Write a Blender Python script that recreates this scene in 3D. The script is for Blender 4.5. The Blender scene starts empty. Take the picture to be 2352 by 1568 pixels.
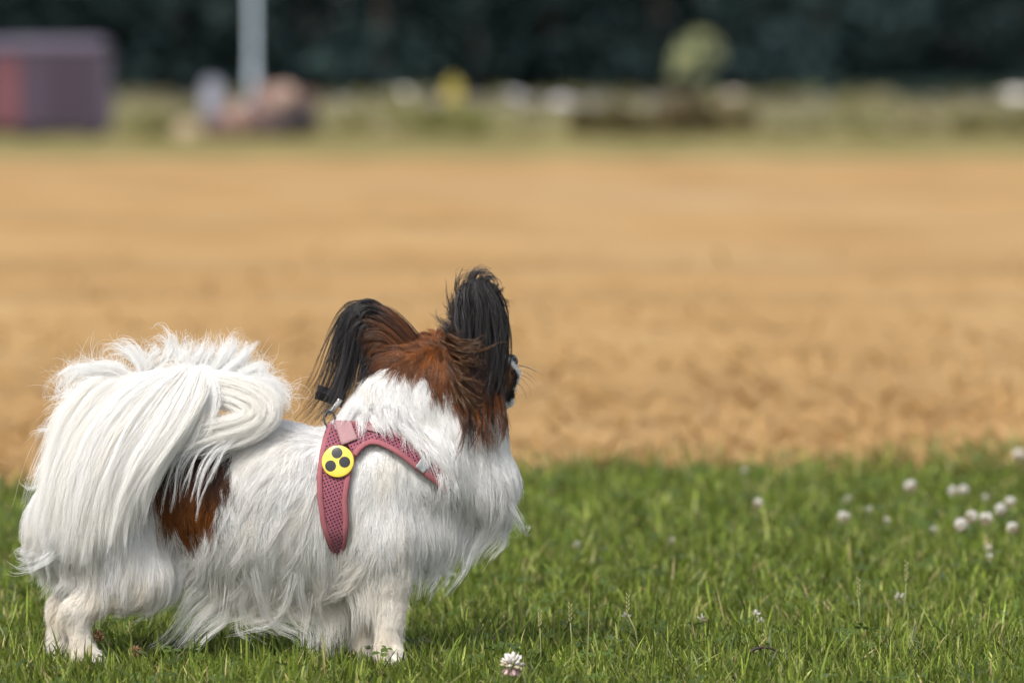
import bpy, math, random
import numpy as np
rng = np.random.default_rng(11)
random.seed(11)

# ------------------------------------------------------------------ camera, sky, sun, exposure
SC = bpy.context.scene
COL = SC.collection
D, S, H = 6.5, 2000.0, 0.637          # metres to the dog, photo units per metre there, eye height
F = D * S
PITCH = math.atan(530.0 / F)
CP, SP = math.cos(PITCH), math.sin(PITCH)
CAM = np.array([0.0, -D, H])

cam_d = bpy.data.cameras.new('camera')
cam = bpy.data.objects.new('camera', cam_d)
COL.objects.link(cam)
cam.location = CAM
cam.rotation_euler = (math.pi / 2 - PITCH, 0, 0)
cam_d.sensor_width = 36.0
cam_d.lens = F / 2352.0 * 36.0
cam_d.clip_start = 0.1
cam_d.clip_end = 3000
cam_d.dof.use_dof = True
cam_d.dof.focus_distance = D - 0.06
cam_d.dof.aperture_fstop = 5.5
SC.camera = cam

SUN_EL, SUN_AZ = math.radians(47), math.radians(-152)   # azimuth from +y towards +x
W = bpy.data.worlds.new('World')
SC.world = W
W.use_nodes = True
nt = W.node_tree
sky = nt.nodes.new('ShaderNodeTexSky')
sky.sky_type = 'NISHITA'
sky.sun_disc = False
sky.sun_elevation = SUN_EL
sky.sun_rotation = SUN_AZ
sky.dust_density = 3.0
hs = nt.nodes.new('ShaderNodeHueSaturation')
hs.inputs['Saturation'].default_value = 0.45
bg = nt.nodes['Background']
bg.inputs['Strength'].default_value = 0.15
nt.links.new(sky.outputs[0], hs.inputs['Color'])
nt.links.new(hs.outputs[0], bg.inputs[0])

sd = bpy.data.lights.new('sun', 'SUN')
sd.energy = 2.0
sd.angle = math.radians(14)
sd.color = (1.0, 0.955, 0.89)
sun = bpy.data.objects.new('sun', sd)
COL.objects.link(sun)
from mathutils import Vector
sdir = Vector((math.sin(SUN_AZ) * math.cos(SUN_EL), math.cos(SUN_AZ) * math.cos(SUN_EL), math.sin(SUN_EL)))
sun.rotation_euler = sdir.to_track_quat('Z', 'Y').to_euler()

SC.view_settings.view_transform = 'Standard'
SC.view_settings.look = 'None'
SC.view_settings.exposure = 0.57
SC.view_settings.gamma = 1.0
SC.render.engine = 'CYCLES'
SC.cycles.max_bounces = 10
SC.cycles.diffuse_bounces = 8
SC.cycles.transmission_bounces = 6
SC.cycles.transparent_max_bounces = 8

# ------------------------------------------------------------------ small helpers
def lin(c):
    return tuple((x / 255 / 12.92) if x / 255 <= 0.04045 else ((x / 255 + 0.055) / 1.055) ** 2.4 for x in c)

def P(u, v, w=0.0):
    """Point in the place seen at photo position (u, v), standing w/2000 m behind the dog's midline."""
    u, v, w = np.broadcast_arrays(np.asarray(u, float), np.asarray(v, float), np.asarray(w, float))
    a = (u - 1176) / F
    b = (784 - v) / F
    dy = CP + b * SP
    t = (w / S + D) / dy
    return np.stack([CAM[0] + a * t, CAM[1] + dy * t, CAM[2] + (-SP + b * CP) * t], -1)

def UV(p):
    r = p - CAM
    dep = r[..., 1] * CP - r[..., 2] * SP
    up = r[..., 1] * SP + r[..., 2] * CP
    return 1176 + F * r[..., 0] / dep, 784 - F * up / dep

def norm(v):
    return v / (np.linalg.norm(v, axis=-1, keepdims=True) + 1e-12)

def sstep(a, b, x):
    t = np.clip((x - a) / (b - a), 0, 1)
    return t * t * (3 - 2 * t)

def inpoly(u, v, poly):
    u = np.asarray(u, float); v = np.asarray(v, float)
    inside = np.zeros(u.shape, bool)
    n = len(poly)
    for i in range(n):
        x0, y0 = poly[i]; x1, y1 = poly[(i + 1) % n]
        if y0 == y1: continue
        c = ((y0 > v) != (y1 > v)) & (u < (x1 - x0) * (v - y0) / (y1 - y0) + x0)
        inside ^= c
    return inside

def smooth_noise(u, v, sc, seed=0):
    r = np.random.default_rng(seed)
    o = 0
    for k in range(6):
        a = r.uniform(0, 2 * math.pi); f = r.uniform(0.6, 1.7) / sc; ph = r.uniform(0, 6.28)
        o = o + np.sin((u * math.cos(a) + v * math.sin(a)) * f * 6.28 + ph)
    return o / 6.0 * 1.6

def new_mat(name):
    m = bpy.data.materials.new(name)
    m.use_nodes = True
    return m, m.node_tree, m.node_tree.nodes['Principled BSDF']

def simple_mat(name, col, rough=0.6, metal=0.0, spec=0.5, noise=0.0, nscale=20.0, bump=0.0):
    m, t, b = new_mat(name)
    b.inputs['Base Color'].default_value = (*col, 1)
    b.inputs['Roughness'].default_value = rough
    b.inputs['Metallic'].default_value = metal
    b.inputs['Specular IOR Level'].default_value = spec
    if noise or bump:
        tc = t.nodes.new('ShaderNodeTexCoord')
        nz = t.nodes.new('ShaderNodeTexNoise')
        nz.inputs['Scale'].default_value = nscale
        nz.inputs['Detail'].default_value = 5
        t.links.new(tc.outputs['Object'], nz.inputs['Vector'])
        if noise:
            r = t.nodes.new('ShaderNodeValToRGB')
            r.color_ramp.elements[0].position = 0.3
            r.color_ramp.elements[1].position = 0.7
            r.color_ramp.elements[0].color = (*[max(0, c * (1 - noise)) for c in col], 1)
            r.color_ramp.elements[1].color = (*[min(1, c * (1 + noise)) for c in col], 1)
            t.links.new(nz.outputs['Fac'], r.inputs['Fac'])
            t.links.new(r.outputs[0], b.inputs['Base Color'])
        if bump:
            bp = t.nodes.new('ShaderNodeBump')
            bp.inputs['Strength'].default_value = bump
            bp.inputs['Distance'].default_value = 0.01
            t.links.new(nz.outputs['Fac'], bp.inputs['Height'])
            t.links.new(bp.outputs[0], b.inputs['Normal'])
    return m

def attr_mat(name, attr, rough=0.6, spec=0.3, transl=0.0, atype='GEOMETRY'):
    m, t, b = new_mat(name)
    a = t.nodes.new('ShaderNodeAttribute')
    a.attribute_name = attr
    a.attribute_type = atype
    t.links.new(a.outputs['Color'], b.inputs['Base Color'])
    b.inputs['Roughness'].default_value = rough
    b.inputs['Specular IOR Level'].default_value = spec
    if transl:
        tr = t.nodes.new('ShaderNodeBsdfTranslucent')
        mx = t.nodes.new('ShaderNodeMixShader')
        mx.inputs[0].default_value = transl
        t.links.new(a.outputs['Color'], tr.inputs['Color'])
        t.links.new(b.outputs[0], mx.inputs[1])
        t.links.new(tr.outputs[0], mx.inputs[2])
        t.links.new(mx.outputs[0], t.nodes['Material Output'].inputs['Surface'])
    return m

def tag(o, label=None, cat=None, group=None, kind=None):
    if label: o['label'] = label
    if cat: o['category'] = cat
    if group: o['group'] = group
    if kind: o['kind'] = kind
    return o

def empty(name, loc):
    o = bpy.data.objects.new(name, None)
    o.location = Vector(loc)
    o.empty_display_size = 0.05
    COL.objects.link(o)
    return o

def link(name, me, mat, parent=None, world=True):
    o = bpy.data.objects.new(name, me)
    COL.objects.link(o)
    if mat is not None and len(me.materials) == 0:
        me.materials.append(mat)
    if parent is not None:
        o.parent = parent
        if world:                      # the vertices are given in world space
            o.location = -parent.location
    return o

def np_mesh(name, verts, faces, colors=None, smooth=True, cname='col'):
    """faces: (n,3) or (n,4) int array, or list of such arrays."""
    me = bpy.data.meshes.new(name)
    if isinstance(faces, np.ndarray): faces = [faces]
    faces = [f for f in faces if len(f)]
    loops = np.concatenate([f.ravel() for f in faces]).astype(np.int32)
    sizes = np.concatenate([np.full(len(f), f.shape[1], np.int32) for f in faces])
    starts = np.concatenate([[0], np.cumsum(sizes)[:-1]]).astype(np.int32)
    me.vertices.add(len(verts)); me.loops.add(len(loops)); me.polygons.add(len(sizes))
    me.vertices.foreach_set('co', np.ascontiguousarray(verts, np.float32).ravel())
    me.loops.foreach_set('vertex_index', loops)
    me.polygons.foreach_set('loop_start', starts)
    me.polygons.foreach_set('use_smooth', np.full(len(sizes), smooth))
    me.update(calc_edges=True)
    if colors is not None:
        a = me.attributes.new(cname, 'FLOAT_COLOR', 'POINT')
        c = np.ones((len(verts), 4), np.float32); c[:, :3] = colors
        a.data.foreach_set('color', c.ravel())
    return me

class MB:
    """Collects simple solids into one mesh."""
    def __init__(s): s.v = []; s.f = []
    def add(s, v, f):
        n = len(s.v); s.v += [tuple(map(float, x)) for x in v]; s.f += [tuple(i + n for i in q) for q in f]; return s
    def box(s, c, size, rz=0.0, rx=0.0, bev=0.0):
        hx, hy, hz = [q / 2 for q in size]
        b = min(bev, hx * .9, hy * .9, hz * .9)
        cz, sz, cx, sx = math.cos(rz), math.sin(rz), math.cos(rx), math.sin(rx)
        def T(x, y, z):
            y, z = y * cx - z * sx, y * sx + z * cx
            x, y = x * cz - y * sz, x * sz + y * cz
            return (c[0] + x, c[1] + y, c[2] + z)
        if b <= 0:
            v = [T(x, y, z) for z in (-hz, hz) for y in (-hy, hy) for x in (-hx, hx)]
            return s.add(v, [(0, 2, 3, 1), (4, 5, 7, 6), (0, 1, 5, 4), (2, 6, 7, 3), (0, 4, 6, 2), (1, 3, 7, 5)])
        v = []; rings = []
        for z, i in ((-hz, b), (-hz + b, 0), (hz - b, 0), (hz, b)):
            x, y = hx - i, hy - i
            q = [(x - b, y), (-x + b, y), (-x, y - b), (-x, -y + b), (-x + b, -y), (x - b, -y), (x, -y + b), (x, y - b)]
            rings.append(len(v)); v += [T(a, d, z) for a, d in q]
        f = [tuple(range(7, -1, -1)), tuple(range(24, 32))]
        for k in range(3):
            for j in range(8):
                a = rings[k]; n = rings[k + 1]; f.append((a + j, a + (j + 1) % 8, n + (j + 1) % 8, n + j))
        return s.add(v, f)
    def tube(s, pts, rad, n=8, flat=1.0, up=None, closed=False, cap=True):
        pts = np.asarray(pts, float); m = len(pts)
        rad = np.broadcast_to(np.asarray(rad, float), (m,))
        if closed: tg = norm(np.roll(pts, -1, 0) - np.roll(pts, 1, 0))
        else: tg = norm(np.gradient(pts, axis=0))
        v = []; ref = np.array([0, 0, 1.0]) if up is None else None
        for i in range(m):
            r0 = ref if up is None else np.asarray(up[i] if np.ndim(up) > 1 else up, float)
            if abs(np.dot(r0, tg[i])) > 0.97: r0 = np.array([1.0, 0, 0])
            a = norm(np.cross(tg[i], r0)); b = np.cross(a, tg[i])
            for j in range(n):
                t = 2 * math.pi * j / n
                v.append(pts[i] + rad[i] * (math.cos(t) * a + math.sin(t) * flat * b))
        f = []
        for i in range(m if closed else m - 1):
            for j in range(n):
                i2 = (i + 1) % m
                f.append((i * n + j, i * n + (j + 1) % n, i2 * n + (j + 1) % n, i2 * n + j))
        if cap and not closed:
            f.append(tuple(range(n - 1, -1, -1))); f.append(tuple((m - 1) * n + j for j in range(n)))
        return s.add(v, f)
    def lathe(s, prof, c=(0, 0, 0), n=24, axis=None, xdir=None):
        ax = np.array([0, 0, 1.0]) if axis is None else norm(np.asarray(axis, float))
        x = np.array([1.0, 0, 0]) if xdir is None else np.asarray(xdir, float)
        x = norm(x - ax * np.dot(x, ax)); y = np.cross(ax, x); c = np.asarray(c, float)
        v = []
        for r, z in prof:
            for j in range(n):
                t = 2 * math.pi * j / n
                v.append(c + ax * z + r * (math.cos(t) * x + math.sin(t) * y))
        f = []
        for i in range(len(prof) - 1):
            for j in range(n):
                f.append((i * n + j, i * n + (j + 1) % n, (i + 1) * n + (j + 1) % n, (i + 1) * n + j))
        f.append(tuple(range(n - 1, -1, -1))); f.append(tuple((len(prof) - 1) * n + j for j in range(n)))
        return s.add(v, f)
    def mesh(s, name, smooth=True):
        me = bpy.data.meshes.new(name); me.from_pydata(s.v, [], s.f)
        me.polygons.foreach_set('use_smooth', np.full(len(me.polygons), smooth)); me.update(); return me
    def build(s, name, mat, parent=None, smooth=True, world=True):
        return link(name, s.mesh(name, smooth), mat, parent, world)

def auto_smooth(o, ang=35):
    me = o.data
    me.set_sharp_from_angle(angle=math.radians(ang))

# ------------------------------------------------------------------ ground, field, verge, bank
def lawn_edge(x):        # where the mown lawn gives way to the stubble
    return 3.27 + 0.30 * x + 0.10 * np.sin(x * 3.1 + 1) + 0.05 * np.sin(x * 9.3)

def strip(name, mat, x0, x1, ya, yb, nx, ny, zf, label=None, kind='structure'):
    xs = np.linspace(x0, x1, nx); t = np.linspace(0, 1, ny)
    X, T = np.meshgrid(xs, t)
    A = ya(X) if callable(ya) else np.full_like(X, ya); B = yb(X) if callable(yb) else np.full_like(X, yb)
    Y = A + (B - A) * T
    Z = zf(X, Y)
    v = np.stack([X, Y, Z], -1).reshape(-1, 3)
    i = np.arange((ny - 1) * nx).reshape(ny - 1, nx)[:, :-1].ravel()
    o = link(name, np_mesh(name, v, np.stack([i, i + 1, i + nx + 1, i + nx], -1)), mat)
    tag(o, label, None, None, kind)
    return o

def ramp_mat(name, stops, scale, stretch=(1, 1, 1), detail=6, rough=0.95, bump=0.0, bdist=0.02, second=None, bands=False):
    m, t, b = new_mat(name)
    tc = t.nodes.new('ShaderNodeTexCoord')
    mp = t.nodes.new('ShaderNodeMapping'); mp.inputs['Scale'].default_value = stretch
    nz = t.nodes.new('ShaderNodeTexNoise'); nz.inputs['Scale'].default_value = scale; nz.inputs['Detail'].default_value = detail
    r = t.nodes.new('ShaderNodeValToRGB')
    els = r.color_ramp.elements
    while len(els) < len(stops): els.new(0.5)
    for e, (p_, c) in zip(els, stops): e.position = p_; e.color = (*c, 1)
    t.links.new(tc.outputs['Object'], mp.inputs[0]); t.links.new(mp.outputs[0], nz.inputs['Vector'])
    t.links.new(nz.outputs['Fac'], r.inputs['Fac'])
    out = r.outputs[0]
    if second:
        sc2, col2, lo, hi = second
        n2 = t.nodes.new('ShaderNodeTexNoise'); n2.inputs['Scale'].default_value = sc2; n2.inputs['Detail'].default_value = 3
        t.links.new(mp.outputs[0], n2.inputs['Vector'])
        mr = t.nodes.new('ShaderNodeMapRange'); mr.inputs[1].default_value = lo; mr.inputs[2].default_value = hi
        t.links.new(n2.outputs['Fac'], mr.inputs[0])
        mx = t.nodes.new('ShaderNodeMix'); mx.data_type = 'RGBA'
        t.links.new(mr.outputs[0], mx.inputs[0]); t.links.new(out, mx.inputs[6]); mx.inputs[7].default_value = (*col2, 1)
        out = mx.outputs[2]
    if bands:                      # broad swaths left by the combine
        m2 = t.nodes.new('ShaderNodeMapping'); m2.inputs['Scale'].default_value = (0.03, 0.33, 1)
        n3 = t.nodes.new('ShaderNodeTexNoise'); n3.inputs['Scale'].default_value = 1.0; n3.inputs['Detail'].default_value = 2
        t.links.new(tc.outputs['Object'], m2.inputs[0]); t.links.new(m2.outputs[0], n3.inputs['Vector'])
        mr3 = t.nodes.new('ShaderNodeMapRange'); mr3.inputs[1].default_value = 0.35; mr3.inputs[2].default_value = 0.65; mr3.inputs[3].default_value = 0.88; mr3.inputs[4].default_value = 1.12
        t.links.new(n3.outputs['Fac'], mr3.inputs[0])
        vm = t.nodes.new('ShaderNodeVectorMath'); vm.operation = 'SCALE'
        t.links.new(out, vm.inputs[0]); t.links.new(mr3.outputs[0], vm.inputs['Scale']); out = vm.outputs[0]
    t.links.new(out, b.inputs['Base Color'])
    b.inputs['Roughness'].default_value = rough; b.inputs['Specular IOR Level'].default_value = 0.15
    if bump:
        bp = t.nodes.new('ShaderNodeBump'); bp.inputs['Strength'].default_value = bump; bp.inputs['Distance'].default_value = bdist
        t.links.new(nz.outputs['Fac'], bp.inputs['Height']); t.links.new(bp.outputs[0], b.inputs['Normal'])
    return m

M_soil = ramp_mat('lawn_soil', [(0.3, (0.022, 0.030, 0.010)), (0.7, (0.060, 0.062, 0.024))], 60, bump=0.6)
M_field = ramp_mat('stubble_ground', [(0.30, (0.325, 0.188, 0.070)), (0.5, (0.362, 0.220, 0.086)), (0.72, (0.40, 0.258, 0.110))], 0.9,
                   stretch=(1, 0.35, 1), detail=2, bump=0.0, bands=True, second=(0.12, (0.40, 0.27, 0.14), 0.5, 0.75))
M_verge = ramp_mat('verge_grass', [(0.3, (0.145, 0.122, 0.034)), (0.5, (0.20, 0.170, 0.056)), (0.7, (0.27, 0.215, 0.09))], 0.7, stretch=(1, 0.3, 1))
M_bank = ramp_mat('bank_grass', [(0.3, (0.115, 0.105, 0.034)), (0.5, (0.165, 0.150, 0.062)), (0.7, (0.21, 0.185, 0.105))], 0.5)
M_gravel = ramp_mat('gravel', [(0.35, (0.085, 0.078, 0.078)), (0.5, (0.17, 0.157, 0.148)), (0.65, (0.29, 0.265, 0.24))], 0.35, stretch=(1, 0.5, 1), bump=0.4)
M_forest = ramp_mat('forest_floor', [(0.3, (0.012, 0.013, 0.010)), (0.7, (0.03, 0.03, 0.02))], 2)
M_far = ramp_mat('far_ground', [(0.3, (0.05, 0.06, 0.02)), (0.7, (0.10, 0.10, 0.04))], 0.2)

strip('ground', M_far, -700, 700, -300, 1500, 3, 3, lambda X, Y: np.full_like(X, -0.06))
strip('lawn_ground', M_soil, -12, 12, -12, lambda x: lawn_edge(x) + 0.12, 120, 40, lambda X, Y: 0.004 * np.sin(X * 7) * np.sin(Y * 5) - 0.004)
strip('stubble_field', M_field, -60, 60, lambda x: lawn_edge(np.clip(x, -12, 12)) - 0.02, 69, 240, 200,
      lambda X, Y: -0.002 + 0.012 * np.sin(Y * 41) * sstep(0, 2, 30 - Y) * (Y > 3.6) + 0.01 * np.sin(X * 3.3 + Y * 2))
strip('verge', M_verge, -60, 60, 68.9, 128, 60, 20, lambda X, Y: 0.004 + 0.05 * sstep(69, 80, Y) + 0.04 * np.sin(X * 1.3) * sstep(69, 90, Y))
def bank_z(X, Y):
    return 0.05 + 0.72 * sstep(126, 141, Y) + 0.035 * np.sin(X * .9 + Y * .3) * sstep(127, 132, Y)
strip('grass_bank', M_bank, -60, 60, 127.9, 141, 90, 24, bank_z)
strip('gravel_road', M_gravel, -60, 60, 140.9, 168, 90, 24, lambda X, Y: 0.765 + 0.011 * (Y - 140.9) + 0.03 * np.sin(X * 1.1 + Y * .7))
strip('forest_floor', M_forest, -90, 90, 167.9, 240, 10, 10, lambda X, Y: 1.065 + 0.02 * (Y - 168))

# ------------------------------------------------------------------ woodland, far bushes, far things
def leaf_cloud(centers, radii, n, size, colA, colB, seed, flat=0.9):
    r = np.random.default_rng(seed)
    k = r.integers(0, len(centers), n)
    dirs = norm(r.normal(size=(n, 3)))
    rr = r.uniform(0.35, 1.0, n) ** 0.6
    p = centers[k] + dirs * radii[k] * rr[:, None]
    a = norm(r.normal(size=(n, 3))); b = norm(np.cross(a, norm(r.normal(size=(n, 3)))))
    s = size * r.uniform(0.5, 1.3, n)[:, None]
    v = np.stack([p - a * s, p - b * s * .55, p + a * s, p + b * s * .55], 1).reshape(-1, 3)
    f = np.arange(n * 4).reshape(n, 4)
    t = r.uniform(0, 1, (n, 1)) * 0.7 + r.uniform(0, 1, (len(centers), 1))[k] * 0.3
    c = np.repeat(np.asarray(colA) * (1 - t) + np.asarray(colB) * t, 4, 0)
    return v, f, c

M_leaf = attr_mat('foliage', 'col', rough=0.7, spec=0.12, transl=0.25)
M_bark = simple_mat('bark', (0.045, 0.036, 0.028), 0.9, noise=0.4, nscale=4)

def woodland():
    r = np.random.default_rng(3)
    V = []; Fq = []; C = []; n0 = 0; Tv = MB()
    for row, (yy, step) in enumerate(((172, 3.4), (178, 3.8), (186, 4.2), (196, 5))):
        for x in np.arange(-42, 42, step):
            x = x + r.uniform(-1, 1); y = yy + r.uniform(-2, 2); h = r.uniform(11, 16)
            nc = 26
            zz = r.uniform(0.0, 1, nc) ** 1.25 * h
            rad = (1.0 - 0.55 * (zz / h)) * r.uniform(1.2, 2.1, nc)
            cen = np.stack([x + r.normal(0, 1.1, nc), y + r.normal(0, 1.1, nc), 1.12 + zz], -1)
            g = r.uniform(0, 1)
            ca = np.array([0.014, 0.027, 0.031]) * (0.7 + 0.6 * g); cb = np.array([0.034, 0.060, 0.056]) * (0.7 + 0.7 * g)
            v, f, c = leaf_cloud(cen, np.stack([rad, rad, rad * .8], -1), 1500, 0.34, ca, cb, int(r.integers(1e9)))
            V.append(v); Fq.append(f + n0); C.append(c); n0 += len(v)
            zt = np.linspace(1.0, 1.12 + h * .8, 6)
            Tv.tube(np.stack([x + 0.15 * np.sin(zt), np.full(6, y), zt], -1), np.linspace(0.22, 0.05, 6), 7)
    me = np_mesh('woodland', np.concatenate(V), np.concatenate(Fq), np.concatenate(C), smooth=False)
    o = link('woodland', me, M_leaf)
    tag(o, 'dark blurred wood of trees across the top of the photo', 'woodland', None, 'stuff')
    t = Tv.build('trunks', M_bark, o); t['kind'] = 'stuff'
woodland()

def far_xyz(u, v, y):           # photo position on a plane y metres behind the dog
    return P(u, v, y * S)

def bush(name, label, u0, u1, v_top, y, zb, ca, cb, n=900, seed=1, cat='bush', group=None):
    a = far_xyz(u0, v_top, y); b = far_xyz(u1, v_top, y)
    r = np.random.default_rng(seed)
    root = empty(name, ((a[0] + b[0]) / 2, y, zb)); tag(root, label, cat, group)
    h = a[2] - zb; w = b[0] - a[0]
    nc = max(6, int(w / h * 7))
    cen = np.stack([a[0] + w * r.uniform(0.06, 0.94, nc), y + r.normal(0, 0.25, nc), zb + h * r.uniform(0.2, 0.75, nc)], -1)
    rad = np.stack([np.full(nc, h * .34)] * 3, -1) * r.uniform(0.7, 1.2, (nc, 1))
    v, f, c = leaf_cloud(cen, rad, n, h * 0.10, ca, cb, seed)
    v[:, 2] = np.maximum(v[:, 2], zb + 0.01)
    link('foliage', np_mesh('foliage', v, f, c, smooth=False), M_leaf, root)
    st = MB()
    for k in range(5):
        p0 = np.array([a[0] + w * (0.15 + 0.17 * k), y, zb]); q = cen[r.integers(nc)]
        st.tube([p0, (p0 + q) / 2 + [0, 0, h * .1], q], [h * .03, h * .02, h * .01], 6)
    st.build('stems', M_bark, root)
    return root

# ------------------------------------------------------------------ the dog: body volume
PRIMS = []          # (kind, data, k)
def rc(a, b, ra, rb, k=0.022):
    PRIMS.append(('rc', P(*a), P(*b), ra / S, rb / S, k))
def el(c, radii, axes, k=0.015):
    PRIMS.append(('el', P(*c), np.asarray(radii, float) / S, np.asarray(axes, float), k))

def prim_sdf(pr, p):
    if pr[0] == 'rc':
        _, a, b, r1, r2, _k = pr
        a = a.astype(np.float32); ba = (b - a).astype(np.float32)
        l2 = float(ba @ ba)
        pa = p - a
        t = np.clip((pa @ ba) / l2, 0, 1)
        d = pa - t[..., None] * ba
        return np.sqrt((d * d).sum(-1)) - (r1 + (r2 - r1) * t)
    _, c, r, ax, _k = pr
    q = (p - c.astype(np.float32)) @ ax.T.astype(np.float32)
    k0 = np.sqrt(((q / r) ** 2).sum(-1)); k1 = np.sqrt(((q / (r * r)) ** 2).sum(-1)) + 1e-9
    return k0 * (k0 - 1) / k1

def sdf(p):
    p = np.asarray(p, np.float32)
    f = np.full(p.shape[:-1], 1.0, np.float32)
    for pr in PRIMS:
        d = prim_sdf(pr, p); k = pr[-1]
        h = np.maximum(k - np.abs(f - d), 0) / k
        f = np.minimum(f, d) - h * h * k * 0.25
    return f

def grad(p, e=0.0015):
    p = np.asarray(p, np.float32)
    g = [sdf(p + np.eye(3, dtype=np.float32)[i] * e) - sdf(p - np.eye(3, dtype=np.float32)[i] * e) for i in range(3)]
    return norm(np.stack(g, -1))

# trunk
rc((262, 1128, 0), (470, 1122, 0), 118, 122)
rc((470, 1122, 0), (640, 1112, 0), 122, 130)
rc((640, 1112, 0), (775, 1142, 0), 130, 136)
rc((480, 1195, 0), (780, 1205, 0), 104, 106)
# hind legs
for sgn, du, dv in ((-1, 0, 0), (1, -30, -8)):
    rc((235 + du, 1170, 55 * sgn), (335 + du, 1325 + dv, 72 * sgn), 98, 54)
    rc((200 + du, 1200, 50 * sgn), (255 + du, 1310 + dv, 70 * sgn), 90, 46)
    rc((325 + du, 1335 + dv, 74 * sgn), (172 + du, 1402 + dv, 76 * sgn), 44, 25)
    rc((172 + du, 1402 + dv, 76 * sgn), (190 + du * 2, 1495 + dv, 80 * sgn), 25, 19, 0.012)
    rc((188 + du * 2, 1506 + dv, 80 * sgn), (222 + du * 2, 1513 + dv, 84 * sgn), 22, 18, 0.012)
# shoulders and fore legs
rc((868, 1085, -52), (885, 1235, -66), 86, 64)
rc((885, 1235, -66), (905, 1330, -68), 62, 36)
rc((905, 1330, -68), (893, 1490, -68), 33, 24, 0.012)
rc((893, 1506, -68), (908, 1512, -92), 25, 21, 0.012)
for du_ in (-13, 0, 13):        # toes
    rc((904 + du_, 1513, -96), (906 + du_ * 1.15, 1518, -108), 9, 8, 0.003)
    rc((216, 1514, -84 + du_), (232, 1517, -86 + du_ * 1.15), 9, 7.5, 0.003)
rc((850, 1090, 52), (850, 1235, 66), 86, 60)
rc((850, 1235, 66), (862, 1330, 68), 60, 36)
rc((862, 1330, 68), (850, 1480, 68), 33, 24, 0.012)
rc((850, 1494, 68), (868, 1500, 62), 25, 21, 0.012)
# neck, chest, ruff
rc((830, 1090, 0), (985, 905, 25), 120, 92)
rc((865, 1005, 8), (925, 885, 20), 82, 82)
rc((945, 1090, 5), (1075, 985, 30), 112, 84)
rc((1000, 1060, 15), (1096, 1092, 25), 100, 75)
rc((880, 1190, 0), (965, 1225, 0), 92, 62)
# head
rc((1000, 866, 35), (1066, 868, 62), 84, 80)
rc((1062, 900, 40), (1085, 915, 60), 66, 60)
rc((1095, 866, 92), (1153, 861, 134), 52, 38, 0.016)
rc((1110, 912, 100), (1161, 914, 128), 34, 20, 0.010)
# ears: flattened cups
def frame(along, face):
    a = norm(np.asarray(along, float)); n = np.asarray(face, float); n = norm(n - a * (n @ a)); b = np.cross(n, a)
    return np.stack([b, a, n])
R_AX = frame(P(1108, 650, -6) - P(1058, 800, 22), (-0.25, -1, 0.15))
L_AX = frame(P(812, 712, 62) - P(940, 815, 38), (0.35, -1, 0.35))
el((1096, 732, 6), (48, 84, 9), R_AX, 0.02)
el((870, 764, 50), (42, 88, 9), L_AX, 0.02)
# tail root and bone
rc((225, 1020, 0), (285, 915, -20), 44, 34)
rc((285, 915, -20), (410, 868, -50), 34, 28)
rc((410, 868, -50), (535, 890, -70), 28, 20)

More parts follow.
